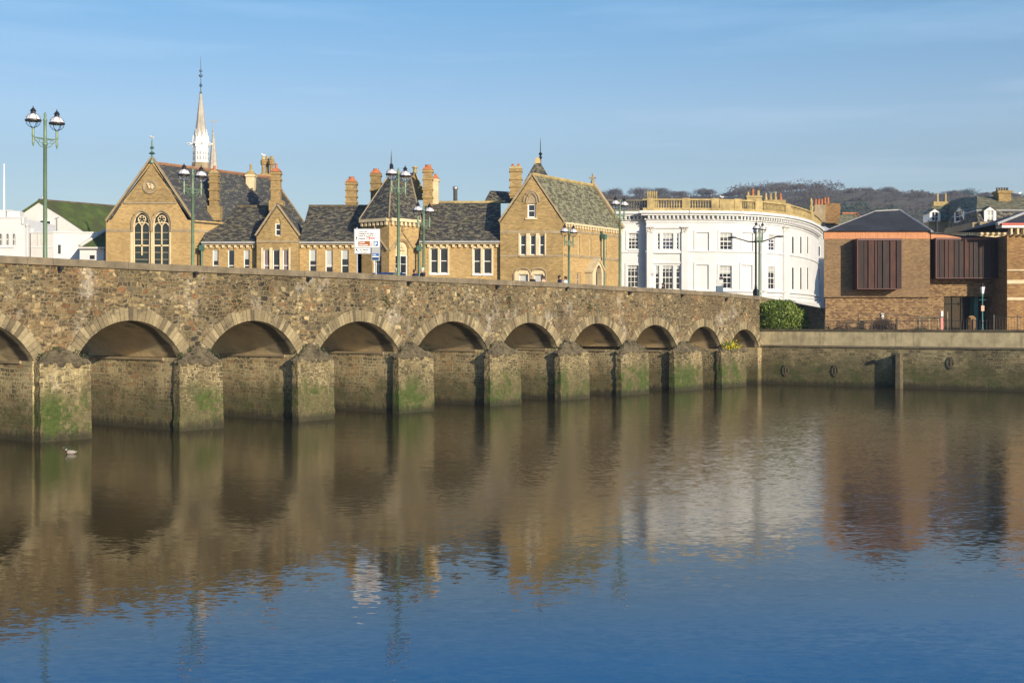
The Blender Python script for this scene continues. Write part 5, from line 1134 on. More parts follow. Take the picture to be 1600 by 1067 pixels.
# chimneys of the white building
Zc = 142.35; m = MB(); m.box(gx(1010.5, Zc), gx(1028, Zc), Zc, Zc + 1, CZ, gz(311, Zc)); cs_ = m.build('chimney', 'lichen', WT)
for j in range(5):
    m = MB(); m.lathe((gx(1012.5 + j * 3.4, Zc), Zc + .5, gz(311, Zc) + .003), [(.11, 0), (.11, .85), (.14, .9)], 8); m.build('chimney_pot', 'lichen', cs_)
Zc = 145.60; m = MB(); m.box(gx(1167, Zc), gx(1190, Zc), Zc, Zc + 1, CZ, gz(309, Zc)); m.box(gx(1166, Zc), gx(1191, Zc), Zc - .1, Zc + 1.1, gz(309, Zc) + .003, gz(308, Zc) + .15); cs_ = m.build('chimney', 'lichen', WT)
for j, (x, h) in enumerate(((1170, .5), (1177.5, .8), (1186, .65))):
    m = MB(); m.lathe((gx(x, Zc), Zc + .5, gz(308, Zc) + .15), [(.17, 0), (.15, h * .9), (.19, h)], 8); m.build('chimney_pot', 'pot' if j == 1 else 'lichen', cs_)
Zc = 148.86
m = MB(); m.box(gx(1194, Zc), gx(1228, Zc), Zc, Zc + 1, CZ, gz(312.5, Zc)); cs_ = m.build('chimney', 'lichen', WT)
for j, x in enumerate((1198, 1205.5, 1213, 1221)):
    m = MB(); m.lathe((gx(x, Zc), Zc + .5, gz(312.5, Zc) + .003), [(.18, 0), (.17, .35), (.10, .45), (.14, .8 + (.2 if j == 2 else 0))], 8); m.build('chimney_pot', 'lichen' if j != 3 else 'pot', cs_)
Zc = 160.82; m = MB(); m.lathe((gx(1267.5, Zc), Zc, gz(338, Zc)), [(.5, 0), (.5, .5), (.25, .6), (.35, 1.2), (.15, 1.4), (.22, 1.8), (.05, 2.3)], 8); m.build('urn', 'lichen', WT)
gull(Vector((gx(1127, wz), wz - .2, BZ0 + BH + .175)), 2.9, 'small white seagull on the yellow balustrade of the white building')
# awning at the foot of the curve
pl = seg_of(1263); m = MB(); s = pl.s_(1262); 
a0 = at(1240, 471, 142.89); a1 = at(1279, 474, 158.65); b0 = at(1244, 476, 140.71); b1 = at(1282, 481, 154.30); slab(m, [a0, a1, b1, b0][::-1], .07); t = tag(m.build('awning', 'stucco2', WT))
m = MB(); m.box(gx(1236, 142.35), gx(1275, 142.35), 141.91, 142.35, GZ, GZ + 2.2); tag(m.build('shade_wall', 'shadestone'), 'added dark low wall standing in for deep shade between the green shrub and the brown brick building', 'wall')  # dark box added to stand in for the deep shade of the gap

# ------------------------------------------------------------------ backstreet buildings between
z_ = 169.; bt = thing('backstreet_house', (gx(1300, z_), z_, GZ), 'grey house seen in the gap right of the curved white building', 'building')
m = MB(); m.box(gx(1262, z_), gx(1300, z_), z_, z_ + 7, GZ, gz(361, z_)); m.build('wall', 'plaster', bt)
m = MB(); slab(m, [(gx(1261, z_), z_ - .4, gz(361.5, z_)), (gx(1301, z_), z_ - .4, gz(361.5, z_)), (gx(1301, z_), z_ + 4, gz(354, z_ + 4)), (gx(1261, z_), z_ + 4, gz(354, z_ + 4))], .15); m.build('roof', 'stucco', bt)
P_ = PL((0, z_), (1, 0))
for r in ((1277, 384, 1282, 401), (1277, 418, 1282, 440)): f = MB(); f.px(P_, *r, .003, .06); wn = f.build('window', 'wpaint', bt); g = MB(); g.px(P_, r[0] + .8, r[1] + .8, r[2] - .8, r[3] - .8, .063, .07); g.build('pane', 'glassb', wn)
z_ = 178.; br = thing('terracotta_roof_house', (gx(1310, z_), z_, GZ), 'brown house with mossy ridge and a big stone stack carrying five orange pots', 'building')
m = MB(); m.box(gx(1291, z_), gx(1345, z_), z_, z_ + 8, GZ, gz(356, z_)); m.build('wall', 'obrick', br)
m = MB(); slab(m, [(gx(1291, z_), z_ - .3, gz(357, z_)), (gx(1346, z_), z_ - .3, gz(357, z_)), (gx(1346, z_), z_ + 4, gz(337, z_ + 4)), (gx(1291, z_), z_ + 4, gz(337, z_ + 4))], .15); slab(m, [(gx(1291, z_), z_ + 4, gz(337, z_ + 4)), (gx(1346, z_), z_ + 4, gz(337, z_ + 4)), (gx(1346, z_), z_ + 8.5, gz(357, z_)), (gx(1291, z_), z_ + 8.5, gz(357, z_))], .15); rb = m.build('roof', 'slateG', br)
m = MB(); m.box(gx(1274, z_), gx(1291, z_), z_ + .5, z_ + 4, GZ, gz(319.5, z_)); m.build('chimney', 'bathdark', br)
m = MB(); m.box(gx(1291.1, z_), gx(1315, z_), z_ + .7, z_ + 3.5, gz(350, z_), gz(317, z_)); ck = m.build('chimney', 'obrick', br)
for j in range(5):
    m = MB(); m.lathe((gx(1277.5 + j * 4.9, z_), z_ + 1.2, gz(319.5 if j < 3 else 317, z_) + .003), [(.22, 0), (.17, .15), (.15, .75), (.19, .85)], 8); m.build('chimney_pot', 'pot', ck)
z_ = 173; rh_ = thing('rust_ridge_house', (gx(1335, z_), z_, GZ), 'low house with rust coloured hipped ridge showing above the dark slate roof', 'building')
m = MB(); m.box(gx(1310, z_), gx(1352, z_), z_, z_ + 5, GZ, gz(350, z_)); m.build('wall', 'obrick', rh_)
m = MB(); m.face([at(1308, 350, z_), at(1354, 350, z_), at(1338, 334, z_ + 2.5), at(1316, 334, z_ + 2.5)]); m.face([at(1354, 350, z_), at(1352, 350, z_ + 5), at(1338, 334, z_ + 2.5)]); m.face([at(1308, 350, z_ + 5), at(1308, 350, z_), at(1316, 334, z_ + 2.5)]); m.face([at(1352, 350, z_ + 5), at(1308, 350, z_ + 5), at(1316, 334, z_ + 2.5), at(1338, 334, z_ + 2.5)]); q = m.build('roof', 'slateG', rh_)
m = MB(); m.tube([at(1316, 333.5, z_ + 2.5), at(1338, 333.5, z_ + 2.5), at(1354, 349.5, z_)], .14, 6); m.build('ridge_tiles', 'pot', q)

# ------------------------------------------------------------------ brick and metal clad museum building
mz = 113.98; MP = PL((0, mz), (1, 0)); MU = thing('brick_museum', (gx(1370, mz), mz, GZ), 'modern brown brick building with dark metal clad oriels and slate pyramid roof', 'building')
LB = PL((0, mz + .25), (1, 0))
m = wallmesh(LB, [(1289.5, GB), (1289.5, 464), (1454, 464), (1454, GB)], [], 0); m.build('wall', 'lbrick', MU)
def splay(m, x0, x1, y0, y1, xb, d=8):
    a, b_ = gx(x0, mz), gx(x1, mz); c = gx(xb, mz + d); z0, z1 = gz(y1, mz), gz(y0, mz)
    m.hexa([(a, mz, z0), (b_, mz, z0), (b_, mz + d, z0), (c, mz + d, z0), (a, mz, z1), (b_, mz, z1), (b_, mz + d, z1), (c, mz + d, z1)])
m = MB(); splay(m, 1287.5, 1453, 373.5, 464.5, 1292); m.build('upper_block', 'rbrick', MU)
X0, X1 = gx(1289.5, mz), gx(1454, mz); m = MB(); m.face([(X0, mz + .25, GZ), (gx(1294, mz + 8), mz + 8, GZ), (gx(1294, mz + 8), mz + 8, gz(464, mz)), (X0, mz + .25, gz(464, mz))][::-1]); m.build('wall', 'lbrick', MU)
# vertical orange boards under the eaves
m = MB(); xs = 1287.5
random.seed(8)
while xs < 1452.5: e = min(1453, xs + 2.6); m.px(MP, xs, 361.8, e - .18, 373.4, -.3, .02 + random.uniform(0, .02)); xs = e
m.build('eaves_boards', 'copper', MU)
ysr = 436
RP = PL((0, mz + .9), (1, 0))
m = wallmesh(RP, [(1453, GB), (1453, 430), (1575, 430), (1575, GB)], [hole_rect(1474.7, 463, 1550.7, GB - 6)], 2.2); m.build('wall', 'lbrick', MU)
m = MB(); m.px(RP, 1470, 458, 1556, GB, -2.6, -2.25); m.build('glazed_entrance', 'glass', MU)
m = MB()
for x in (1486, 1500, 1514, 1533): m.px(RP, x, 463.3, x + .6, GB, -2.24, -2.15)
m.px(RP, 1475, 474, 1550, 475, -2.24, -2.16); m.build('entrance_frame', 'black', MU)
m = MB(); m.px(RP, 1528, 463.3, 1534, GB, -2.1, -.9); m.px(RP, 1512.3, 471.5, 1513.2, 476.5, -2.0, -1.9); m.build('entrance_post', 'teal', MU)
m = MB(); m.px(RP, 1453, 372, 1575, 429.8, -9, -.02); m.build('upper_block', 'rbrick', MU)
# oriels
def oriel(pl, x0, y0, x1, y1, o, widths, parent):
    m = MB(); m.px(pl, x0 + .4, y0 + .4, x1 - .4, y1 - .4, .003, o - .05); b_ = m.build('oriel', 'maroon', parent)
    m = MB(); m.px(pl, x0, y0, x1, y0 + 3, .003, o + .06); m.px(pl, x0, y1 - 1, x1, y1, .003, o + .03)
    m.px(pl, x0, y0 + 3.05, x0 + 1.1, y1 - 1.05, .003, o + .02); m.px(pl, x1 - 1.1, y0 + 3.05, x1, y1 - 1.05, .003, o + .02); m.build('trim', 'maroon', b_)
    m = MB(); tot = sum(widths); x = x0 + 1.2; W_ = (x1 - x0 - 2.4)
    for i, q in enumerate(widths):
        e = x + W_ * q / tot; m.px(pl, x, y0 + 3.1, e - .35, y1 - 1.1, o - .05, o + random.choice((-.035, 0, .02))); x = e
    m.build('cladding', 'clad', b_)
    m = MB(); x = x0 + 1.2
    for q in widths[:-1]: x += W_ * q / tot; m.px(pl, x - .3, y0 + 3.1, x, y1 - 1.1, o - .04, o + .09)
    m.build('standing_seam', 'maroon', b_)
    return b_
random.seed(6)
oriel(MP, 1332, 374.5, 1401, 452.5, 1.55, [3, 2, 3, 1.4, 2.4, 3.4, 3, 2], MU)
oriel(PL((0, mz + .9), (1, 0)), 1454.3, 373.2, 1573.5, 436, 1.35, [1.5, 2, 1.6, 2.4, 2, 2.2, 2, 1.8, 2.3, 1.5, 2, 2.2, 2, 2.2, 1.5, 2.1], MU)
# roof
E = mz - .3; ye = 361.6
zE = gz(361.6, mz); R1 = at(1366.7, 330.5, 118.69); R2 = at(1405, 328.5, 118.69)
XL, XR = gx(1287, mz), gx(1454, mz); bz_ = 123.4
m = MB(); m.face([(XL, E, zE), (XR, E, zE), R2, R1]); m.face([(XR, E, zE), (gx(1520, 120.58), 126.23, gz(374, mz)), R2]); m.face([(gx(1291, bz_), bz_, zE), (XL, E, zE), R1]); m.face([(gx(1520, 120.58), 126.23, gz(374, mz)), (gx(1291, bz_), bz_, zE), R1, R2]); mr = m.build('roof', 'slate3', MU)
m = MB(); m.tube([R1, R2, Vector((XR, E, zE))], .10, 6); m.tube([R1, Vector((XL, E, zE))], .05, 5); m.tube([R2, Vector((gx(1520, 120.58), 126.23, gz(374, mz)))], .12, 6); m.build('ridge_flashing', 'lead', mr)
a = Vector((XR, E, zE)); b_ = Vector((gx(1520, 120.58), 126.23, gz(374, mz))); nn = (b_ - a).cross(R2 - a).normalized(); nn = nn if nn.z > 0 else -nn
for u, v in ((.38, .46), (.38, .30), (.52, .38), (.52, .22), (.64, .28), (.66, .14)):
    m = MB(); c = a.lerp(b_, u).lerp(R2, v); d1 = (b_ - a).normalized() * .38; d2 = (R2 - a.lerp(b_, u)).normalized() * .62
    m.hexa([c - d1 - d2 + nn * .01, c + d1 - d2 + nn * .01, c + d1 + d2 + nn * .01, c - d1 + d2 + nn * .01, c - d1 - d2 + nn * .14, c + d1 - d2 + nn * .14, c + d1 + d2 + nn * .14, c - d1 + d2 + nn * .14]); m.build('rooflight', 'lead', mr)
m = MB(); c = a.lerp(b_, .60).lerp(R2, .18); m.tube([c, c + Vector((0, 0, 1.5))], .12, 8); m.build('roof_vent', 'black', mr)
m = MB(); slab(m, [(XR - .05, E + .1, zE - .05), (gx(1576, mz), mz + .3, gz(372.2, mz)), (gx(1576, mz), mz + 9, gz(372.2, mz)), (XR, mz + 9, zE - .4)][::1], .12); m.build('low_roof', 'slate3', MU)
m = MB(); m.face([(XR + .02, mz, zE - .1), (XR + .02, mz + .0, gz(373.5, mz)), (gx(1516, mz), mz + .02, gz(373.5, mz))]); m.build('eaves_boards', 'copper', MU)

# ------------------------------------------------------------------ right brick house (edge of frame)
rz = 111.5; RP2 = PL((0, rz), (1, 0)); RH = thing('rusty_brick_house', (gx(1590, rz), rz, GZ), 'old brick building with red fascia and stone bands at the right edge', 'building')
m = MB(); m.px(RP2, 1573.5, 367.8, 1720, GB, -9, 0); m.build('wall', 'obrick', RH)
m = MB()
for y0, y1 in ((421.2, 423.2), (437.5, 443.5), (464.8, 469)): m.px(RP2, 1573.2, y0, 1720, y1, .003, .08)
m.build_each('stone_band', 'bath', RH)
m = MB(); m.px(RP2, 1558.5, 350, 1722, 353.2, -.5, 1.0); m.build('fascia', 'redpaint', RH)
m = MB(); m.px(RP2, 1559.5, 353.4, 1722, 357, -.5, .9); m.build('soffit', 'wpaint', RH)
m = MB()
for j in range(16): m.px(RP2, 1574.5 + j * 10, 357.2, 1577.5 + j * 10, 367, .003, .7)
m.build_each('eaves_bracket', 'bath', RH)
m = MB(); a = at(1557.5, 350.5, rz - 1); m.face([a, at(1723, 350.5, rz - 1), at(1690, 318, rz + 5), at(1640, 318, rz + 5)]); m.face([a, at(1640, 318, rz + 5), (a.x, rz + 9, a.z)]); m.face([(a.x, rz + 9, a.z), at(1640, 318, rz + 5), at(1690, 318, rz + 5), (gx(1723, rz), rz + 9, a.z)]); q = m.build('roof', 'slate3', RH)
m = MB(); m.tube([a, at(1640, 318, rz + 5)], .16, 6); m.build('hip_flashing', 'lead', q)
# ------------------------------------------------------------------ mansard building
nz2 = 140.; MA = PL((0, nz2), (1, 0)); MS = thing('mansard_building', (gx(1540, nz2), nz2, GZ), 'stone building with mossy mansard roof and white dormers at the right', 'building')
k_ = nz2
a2 = at(1487, 505, 146.); Lp_ = PL.two(1470, 150, 1528, 140)
XB = gx(1528, nz2)
m = MB(); m.box(XB - .0, gx(1760, nz2), nz2, nz2 + 14, GZ, gz(349, nz2)); m.build('wall', 'bath', MS)
# canted left face
c0_ = Vector((XB, nz2, 0)); c1_ = Vector((gx(1484, 149), 149, 0)); m = MB(); m.hexa([c1_ + Vector((0, 0, GZ)), c0_ + Vector((0, 0, GZ)), Vector((XB, 154, GZ)), Vector((c1_.x, 154, GZ)), c1_ + Vector((0, 0, gz(349, nz2))), c0_ + Vector((0, 0, gz(349, nz2))), Vector((XB, 154, gz(349, nz2))), Vector((c1_.x, 154, gz(349, nz2)))]); m.build('wall', 'bath', MS)
LPn = PL((c1_.x, c1_.y), (c0_.x - c1_.x, c0_.y - c1_.y)); ll = (c0_ - c1_).length
zc1, zc0 = gz(347.5, nz2), gz(357, nz2)
m = MB(); m.pb(MA, XB, gx(1760, nz2), zc0 + .003, zc1, .003, .6); m.pb(LPn, 0, ll, zc0 + .003, zc1, .003, .6); m.build('cornice', 'bathdark', MS)
m = MB(); n = 34
for j in range(n): c = XB + .3 + j * .62; m.pb(MA, c - .14, c + .14, gz(367, nz2), zc0, .003, .45)
for j in range(int(ll / .62)): c = .3 + j * .62; m.pb(LPn, c - .14, c + .14, gz(367, nz2), zc0, .003, .45)
m.build('cornice_bracket', 'bath', MS)
zm = gz(328, nz2); zt = gz(304.5, nz2 + 3)
b0_, b1_, b2_ = c1_ + Vector((0, 0, zc1)), c0_ + Vector((0, 0, zc1)), Vector((gx(1760, nz2), nz2, zc1))
d_ = Vector((.35, 1.0, 0)); u0, u1, u2 = c1_ + Vector((.5, .6, zm)), c0_ + Vector((.1, .7, zm)), Vector((gx(1760, nz2), nz2 + .7, zm))
t0_, t1_, t2_ = Vector((gx(1503, 152), 152, gz(306.5, 150))), Vector((gx(1527, nz2 + 5), nz2 + 5, zt)), Vector((gx(1760, nz2 + 5), nz2 + 5, zt))
m = MB(); m.face([b0_, b1_, u1, u0]); m.face([b1_, b2_, u2, u1]); lowm = m.build('mansard', 'slate', MS)
m = MB(); m.face([u0, u1, t1_, t0_]); m.face([u1, u2, t2_, t1_]); m.face([t0_, t1_, t2_, Vector((t2_.x, 156, t2_.z)), Vector((t0_.x, 156, t0_.z))]); m.face([b0_, u0, t0_, Vector((t0_.x, 156, t0_.z)), Vector((b0_.x, 156, b0_.z))]); mro = m.build('roof', 'slateG', MS)
m = MB(); m.tube([u0, u1, u2], .09, 6); m.build('flashing', 'lead', mro)
def dormer(pl, x0, x1, yt, ye_, yb, dep, glass):
    a, zb = pl.sz(x0, yb); b = pl.s_(x1); ze = pl.sz((x0 + x1) / 2, ye_)[1]; zt_ = pl.sz((x0 + x1) / 2, yt)[1]; mm = (a + b) / 2; e = .12
    m = MB(); P = [(a, zb), (a, ze), (mm, zt_ - .1), (b, ze), (b, zb)]; h = [(a + .28, zb + .1), (a + .28, ze - .05), (b - .28, ze - .05), (b - .28, zb + .1)]
    q = wall_sz(pl, P, [h], .12, off=-.05)
    q.face([pl.w(a, zb, -.05), pl.w(a, ze, -.05), pl.w(a, ze, -dep), pl.w(a, zb, -dep)][::-1]); q.face([pl.w(b, zb, -.05), pl.w(b, ze, -.05), pl.w(b, ze, -dep), pl.w(b, zb, -dep)])
    d = q.build('dormer', 'wpaint', MS)
    r = MB(); slab(r, [pl.w(a - e, ze - .1, .03), pl.w(mm, zt_, .03), pl.w(mm, zt_, -dep), pl.w(a - e, ze - .1, -dep)][::-1], .1); slab(r, [pl.w(mm, zt_, .03), pl.w(b + e, ze - .1, .03), pl.w(b + e, ze - .1, -dep), pl.w(mm, zt_, -dep)][::-1], .1); r.build('dormer_roof', 'slateG', d)
    g = MB(); g.pb(pl, a + .28, b - .28, zb + .1, ze - .05, -.3, -.16); g.build('pane', glass, d)
    g = MB(); g.pb(pl, mm - .03, mm + .03, zb + .1, ze - .05, -.158, -.12); zz = (zb + ze) / 2; g.pb(pl, a + .28, b - .28, zz - .03, zz + .03, -.157, -.125); g.build('frame', 'wpaint', d)
dormer(MA, 1538.5, 1556.7, 321.5, 328, 347.5, 2.2, 'blind')
dormer(LPn, 1490.5, 1505.5, 323, 329, 348.5, 1.6, 'glass')
wing_z = 156.
dormer(PL((0, 150.5), (1, 0)), 1453, 1469.5, 325, 331, 346, 2.5, 'glass')
m = MB(); m.box(gx(1451, 151), gx(1486, 151), 151, 157, GZ, gz(345, 151)); m.build('wall', 'bathdark', MS)
m = MB(); m.face([at(1449, 346, 150.8), at(1486, 346, 150.8), at(1478, 322, 154), at(1457, 322, 154)]); m.face([at(1449, 346, 157), at(1449, 346, 150.8), at(1457, 322, 154)]); m.build('roof', 'slateG', MS)
Z_ = 155; m = MB(); m.box(gx(1459, Z_), gx(1481, Z_), Z_, Z_ + 1, gz(335, Z_), gz(315, Z_)); cc = m.build('chimney', 'lichen', MS)
for x in (1467, 1486): m = MB(); m.lathe((gx(x if x < 1480 else 1479.5, Z_), Z_ + .5, gz(315, Z_) + .003), [(.18, 0), (.13, .2), (.12, .9), (.16, 1)], 8); m.build('chimney_pot', 'lichen', cc)
Z_ = 143.5; m = MB(); m.box(gx(1560.5, Z_), gx(1580, Z_), Z_, Z_ + 1.6, gz(330, Z_), gz(299, Z_)); m.box(gx(1558.5, Z_), gx(1582, Z_), Z_ - .15, Z_ + 1.75, gz(302, Z_), gz(298, Z_)); cc = m.build('chimney', 'ybrick2', MS)
for j in range(5): m = MB(); m.lathe((gx(1562 + j * 4, Z_), Z_ + .8, gz(298, Z_) + .003), [(.13, 0), (.12, .35), (.15, .4)], 8); m.build('chimney_pot', 'capstone', cc)
gull(Vector((gx(1596, 146), 146.5, gz(304, 146))), .3, 'seagull standing on the mossy mansard roof ridge')

# ------------------------------------------------------------------ street lamps on the bridge
def globe_lamp(px, ytop, off, label, group='green twin globe lamps along the bridge', deckpx=None):
    s = BS.s_(px, off); b = BS.w(s, top_z(s) - DK, off); Zb_ = b.y; zt = gz(ytop, Zb_); H = zt - b.z
    t = thing('street_lamp', b, label, 'street lamp', group); k = 1.0
    m = MB(); m.lathe(b, [(.20, 0), (.20, .5), (.13, .62), (.12, .9), (.105, 1.2), (.085, H - 1.6), (.12, H - 1.58), (.12, H - 1.5), (.08, H - 1.45), (.075, H - .45), (.11, H - .4), (.05, H - .3), (.07, H - .15), (.01, H)], 12); m.build('pole', 'green', t, True)
    u = Vector((BD.x, BD.y, 0)); top_ = b + Vector((0, 0, H)); m = MB(); za = H - 1.28
    for sg in (-1, 1):
        e = b + u * .62 * sg
        m.tube([b + Vector((0, 0, za)), e + Vector((0, 0, za + .02))], .035, 6)
        m.tube([b + Vector((0, 0, za - .42)), b + u * .25 * sg + Vector((0, 0, za - .36)), b + u * .45 * sg + Vector((0, 0, za - .15)), e + Vector((0, 0, za))], .022, 5)
        for c_, r_ in ((.2, .10), (.36, .08)):
            c = b + u * c_ * sg + Vector((0, 0, za - .12)); m.tube([c + u * r_ * math.cos(a) + Vector((0, 0, r_ * math.sin(a))) for a in [q * math.pi / 4 for q in range(9)]], .014, 4)
        m.lathe(e, [(.02, za - .42), (.06, za - .25), (.05, za), (.07, za + .1), (.06, za + .42), (.10, za + .46)], 8)
    m.build('bracket_arm', 'green', t)
    for sg in (-1, 1):
        c = b + u * .62 * sg + Vector((0, 0, za + .80)); r = .33
        m = MB(); m.ball(c, r, 16, 8, t0=.5); g = m.build('globe', 'opal', t, True)
        m = MB(); m.ball(c, r, 16, 8, t1=.5); m.build('lower_glass', 'globe', g, True)
        m = MB()
        m.lathe(c, [(r + .01, -.05), (r + .04, -.04), (r + .04, .03), (r + .01, .04)], 16)
        for q in range(6):
            a = math.pi * q / 3 + .3; m.tube([c + Vector((math.cos(a) * math.cos(f) * (r + .008), math.sin(a) * math.cos(f) * (r + .008), math.sin(f) * (r + .008))) for f in [-1.45, -1.0, -.5, 0, .5, 1.0, 1.4]], .014, 4)
        m.lathe(c, [(.13, r - .05), (.11, r + .08), (.15, r + .10), (.09, r + .2), (.03, r + .26), (.02, r + .34)], 10)
        m.build('lamp_cage', 'black', g)
        m = MB(); m.ball(c - Vector((0, 0, .02)), .07, 8, 6); m.build('bulb', 'signw', g, True)
    return t, top_
lamps = [(70.5, 175, -.75, 'tall green twin globe lamp nearest the left edge of the bridge'),
         (301, 262, -BW + .75, 'green twin globe lamp standing in front of the tall left gable roof'),
         (622.5, 262, -.75, 'tall green twin globe lamp in front of the octagonal brick tower'),
         (662, 320, -BW + .75, 'small farther green twin globe lamp behind the two people on the bridge'),
         (889, 354, -BW + .75, 'small green twin globe lamp in front of the right gabled brick block side wall'),
         (968.5, 311, -.75, 'green twin globe lamp against the left end of the white building'),
         (1186.5, 350, -.75, 'green twin globe lamp at the right end of the bridge beside the green shrub')]
LT_ = [globe_lamp(*a) for a in lamps]
for i, (sg, lb) in enumerate(()):
    p = LT_[0][1] + Vector((BD.x, BD.y, 0)) * -.62 + Vector((0, 0, .17)); gull(p, 1.1, lb)
# black double arm streetlight
b = BS.w(BS.s_(1181, -1.3), 0, -1.3); Zb_ = b.y; b.z = gz(463, Zb_) - 1.0
t = thing('double_arm_streetlight', b, 'black streetlight with two long curved arms near the right end of the bridge', 'street lamp')
H = gz(378, Zb_) - b.z; m = MB(); m.lathe(b, [(.28, 0), (.28, 1.5), (.14, 1.7), (.10, 2.2), (.09, H), (.13, H + .02), (.1, H + .3), (.07, H + 1.1), (.02, H + 1.5)], 12); m.build('pole', 'black', t, True)
for sg, x, y in ((-1, 1148, 371.5), (1, 1214, 370)):
    e = at(x, y, Zb_); o = b + Vector((0, 0, H)); m = MB(); m.tube([o, o + (e - o) * .35 + Vector((0, 0, -.12)), o + (e - o) * .7 + Vector((0, 0, -.05)), e], [.07, .06, .05, .05], 8); ar = m.build('arm', 'black', t)
    m = MB(); m.ball(e + Vector((.25 * sg, 0, .02)), .42, 12, 8, (1, .4, .22)); m.build('lamp_head', 'black', ar, True)
for sg in (-1, 1):
    c = b + Vector((.0, 0, H + .95)); m = MB(); m.ball(c, .26, 12, 8) if sg < 0 else None
    if sg < 0: m.build('globe', 'opal', t, True)

# ------------------------------------------------------------------ signs
def text(body, loc, size, mat, parent, align='LEFT', name='lettering', bold=0.):
    cu = bpy.data.curves.new('lettering', 'FONT'); cu.body = body; cu.size = size; cu.align_x = align; cu.offset = bold; cu.extrude = .002
    o = bpy.data.objects.new('tmp', cu); COL.objects.link(o); dg = bpy.context.evaluated_depsgraph_get(); me = bpy.data.meshes.new_from_object(o.evaluated_get(dg)); bpy.data.objects.remove(o)
    me.transform(Matrix.Translation(Vector(loc) - wroot(parent)) @ Matrix.Rotation(R(90), 4, 'X')); me.materials.clear(); me.materials.append(MT[mat])
    q = bpy.data.objects.new(name, me); COL.objects.link(q); q.parent = parent; return q
sz_ = BS.w(BS.s_(573, -1.6), 0, -1.6).y
SP = PL((0, sz_), (1, 0)); ks = sz_ / FP; gb_ = top_z(BS.s_(573, -1.6)) - DK
t = thing('direction_sign', (gx(573, sz_), sz_, gb_), 'large white road direction sign on two posts in front of the school', 'road sign')
for x in (557.3, 587.2):
    m = MB(); m.tube([(gx(x, sz_), sz_ + .10, gb_), (gx(x, sz_), sz_ + .10, gz(355.5 if x < 560 else 400, sz_))], .055, 8); m.build('post', 'grey', t)
m = MB(); m.px(SP, 553.2, 357.5, 594, 396.8, -.04, 0); m.px(SP, 553.2, 396.82, 579.8, 396.9, -.04, 0); m.build('back_panel', 'grey', t)
m = MB(); m.px(SP, 554.3, 358.8, 592.8, 386.3, .003, .02); pn = m.build('sign_face', 'signw', t)
m = MB(); m.px(SP, 553.2, 387.2, 579.8, 396.85, .001, .012); m.build('sign_border', 'grey', t)
m = MB(); m.px(SP, 554.6, 388.2, 578.6, 395.6, .014, .026); pn2 = m.build('sign_face', 'signw', t)
def tx(x, y, bodyt, hpx, mat, par, bold=.004, o=.024): text(bodyt, (gx(x, sz_), sz_ - o, gz(y, sz_)), hpx * ks * 1.36, mat, par, bold=bold)
tx(560, 362.8, 'Town centre', 2.1, 'txt', pn); tx(560, 365.9, 'Pottington Ind. Estate', 2.1, 'txt', pn); tx(560, 369.2, 'Lynton & A 3125 (A 39)', 2.1, 'txt', pn); tx(560, 373.8, 'Hospital', 2.3, 'txt', pn)
m = MB(); m.px(SP, 572.8, 369.9, 577.6, 374.8, .021, .026); r_ = m.build('hospital_panel', 'sred', pn); tx(573.4, 374.2, 'H', 3.2, 'txtw', pn, .01, .029)
m = MB(); m.px(SP, 577.9, 370.9, 585.4, 374.2, .021, .026); m.build('emergency_panel', 'sred', pn); tx(578.5, 373.7, 'A&E', 2.1, 'txtw', pn, .006, .029)
m = MB(); m.px(SP, 560, 376.8, 583, 384.6, .021, .026); m.build('tourist_panel', 'sbrown', pn); tx(561.4, 379.9, 'Tourist', 2.1, 'txtw', pn, .004, .029); tx(561.4, 383.4, 'Information', 2.1, 'txtw', pn, .004, .029)
m = MB(); m.px(SP, 578.2, 377.4, 582.4, 384, .027, .029); m.build('info_panel', 'signw', pn); tx(579.2, 383.2, 'i', 4.6, 'sred', pn, .012, .031)
m = MB(); m.px(SP, 584, 376.8, 590.6, 384.6, .021, .026); m.build('parking_panel', 'sblue', pn); tx(585.2, 383.6, 'P', 5.2, 'txtw', pn, .014, .029)
m = MB(); x = 557.3
m.face([SP.w(*SP.sz(x - 1.6, 372.5), .024), SP.w(*SP.sz(x + 1.6, 372.5), .024), SP.w(*SP.sz(x, 369.5), .024)]); m.px(SP, x - .5, 372.5, x + .5, 375.5, .021, .024); m.build('ahead_arrow', 'txt', pn)
m = MB(); m.face([SP.w(*SP.sz(556, 389.2), .03), SP.w(*SP.sz(556, 392.4), .03), SP.w(*SP.sz(559, 389.2), .03)]); m.tube([SP.w(*SP.sz(557, 390.2), .03), SP.w(*SP.sz(559.6, 393.4), .03)], .02, 4); m.build('left_arrow', 'txt', pn2)
tx(561.5, 391.6, 'The Strand', 2.3, 'txt', pn2, o=.03); tx(561.5, 394.8, 'Town centre', 1.8, 'txt', pn2, .002, o=.03)
t2 = thing('blue_notice_sign', (gx(587, sz_), sz_ - .2, gb_), 'small blue and grey notice board hanging in front of the large direction sign', 'road sign')
S2 = PL((0, sz_ - .12), (1, 0)); m = MB(); m.px(S2, 580.6, 386.5, 593.4, 407.6, -.03, 0); m.build('back_panel', 'grey', t2)
m = MB(); m.px(S2, 581.6, 396, 591.8, 400.2, .003, .01); a1_ = m.build('blue_panel', 'sblue', t2); m = MB(); m.px(S2, 581.6, 402.2, 591.8, 406.4, .003, .01); m.build('navy_panel', 'snavy', t2)
text('P&R', (gx(582.6, sz_), sz_ - .133, gz(399.6, sz_)), 3.2 * ks, 'txtw', a1_); m = MB(); m.px(S2, 581.6, 400.5, 591.8, 401.8, .003, .008); m.build('white_band', 'signw', t2)
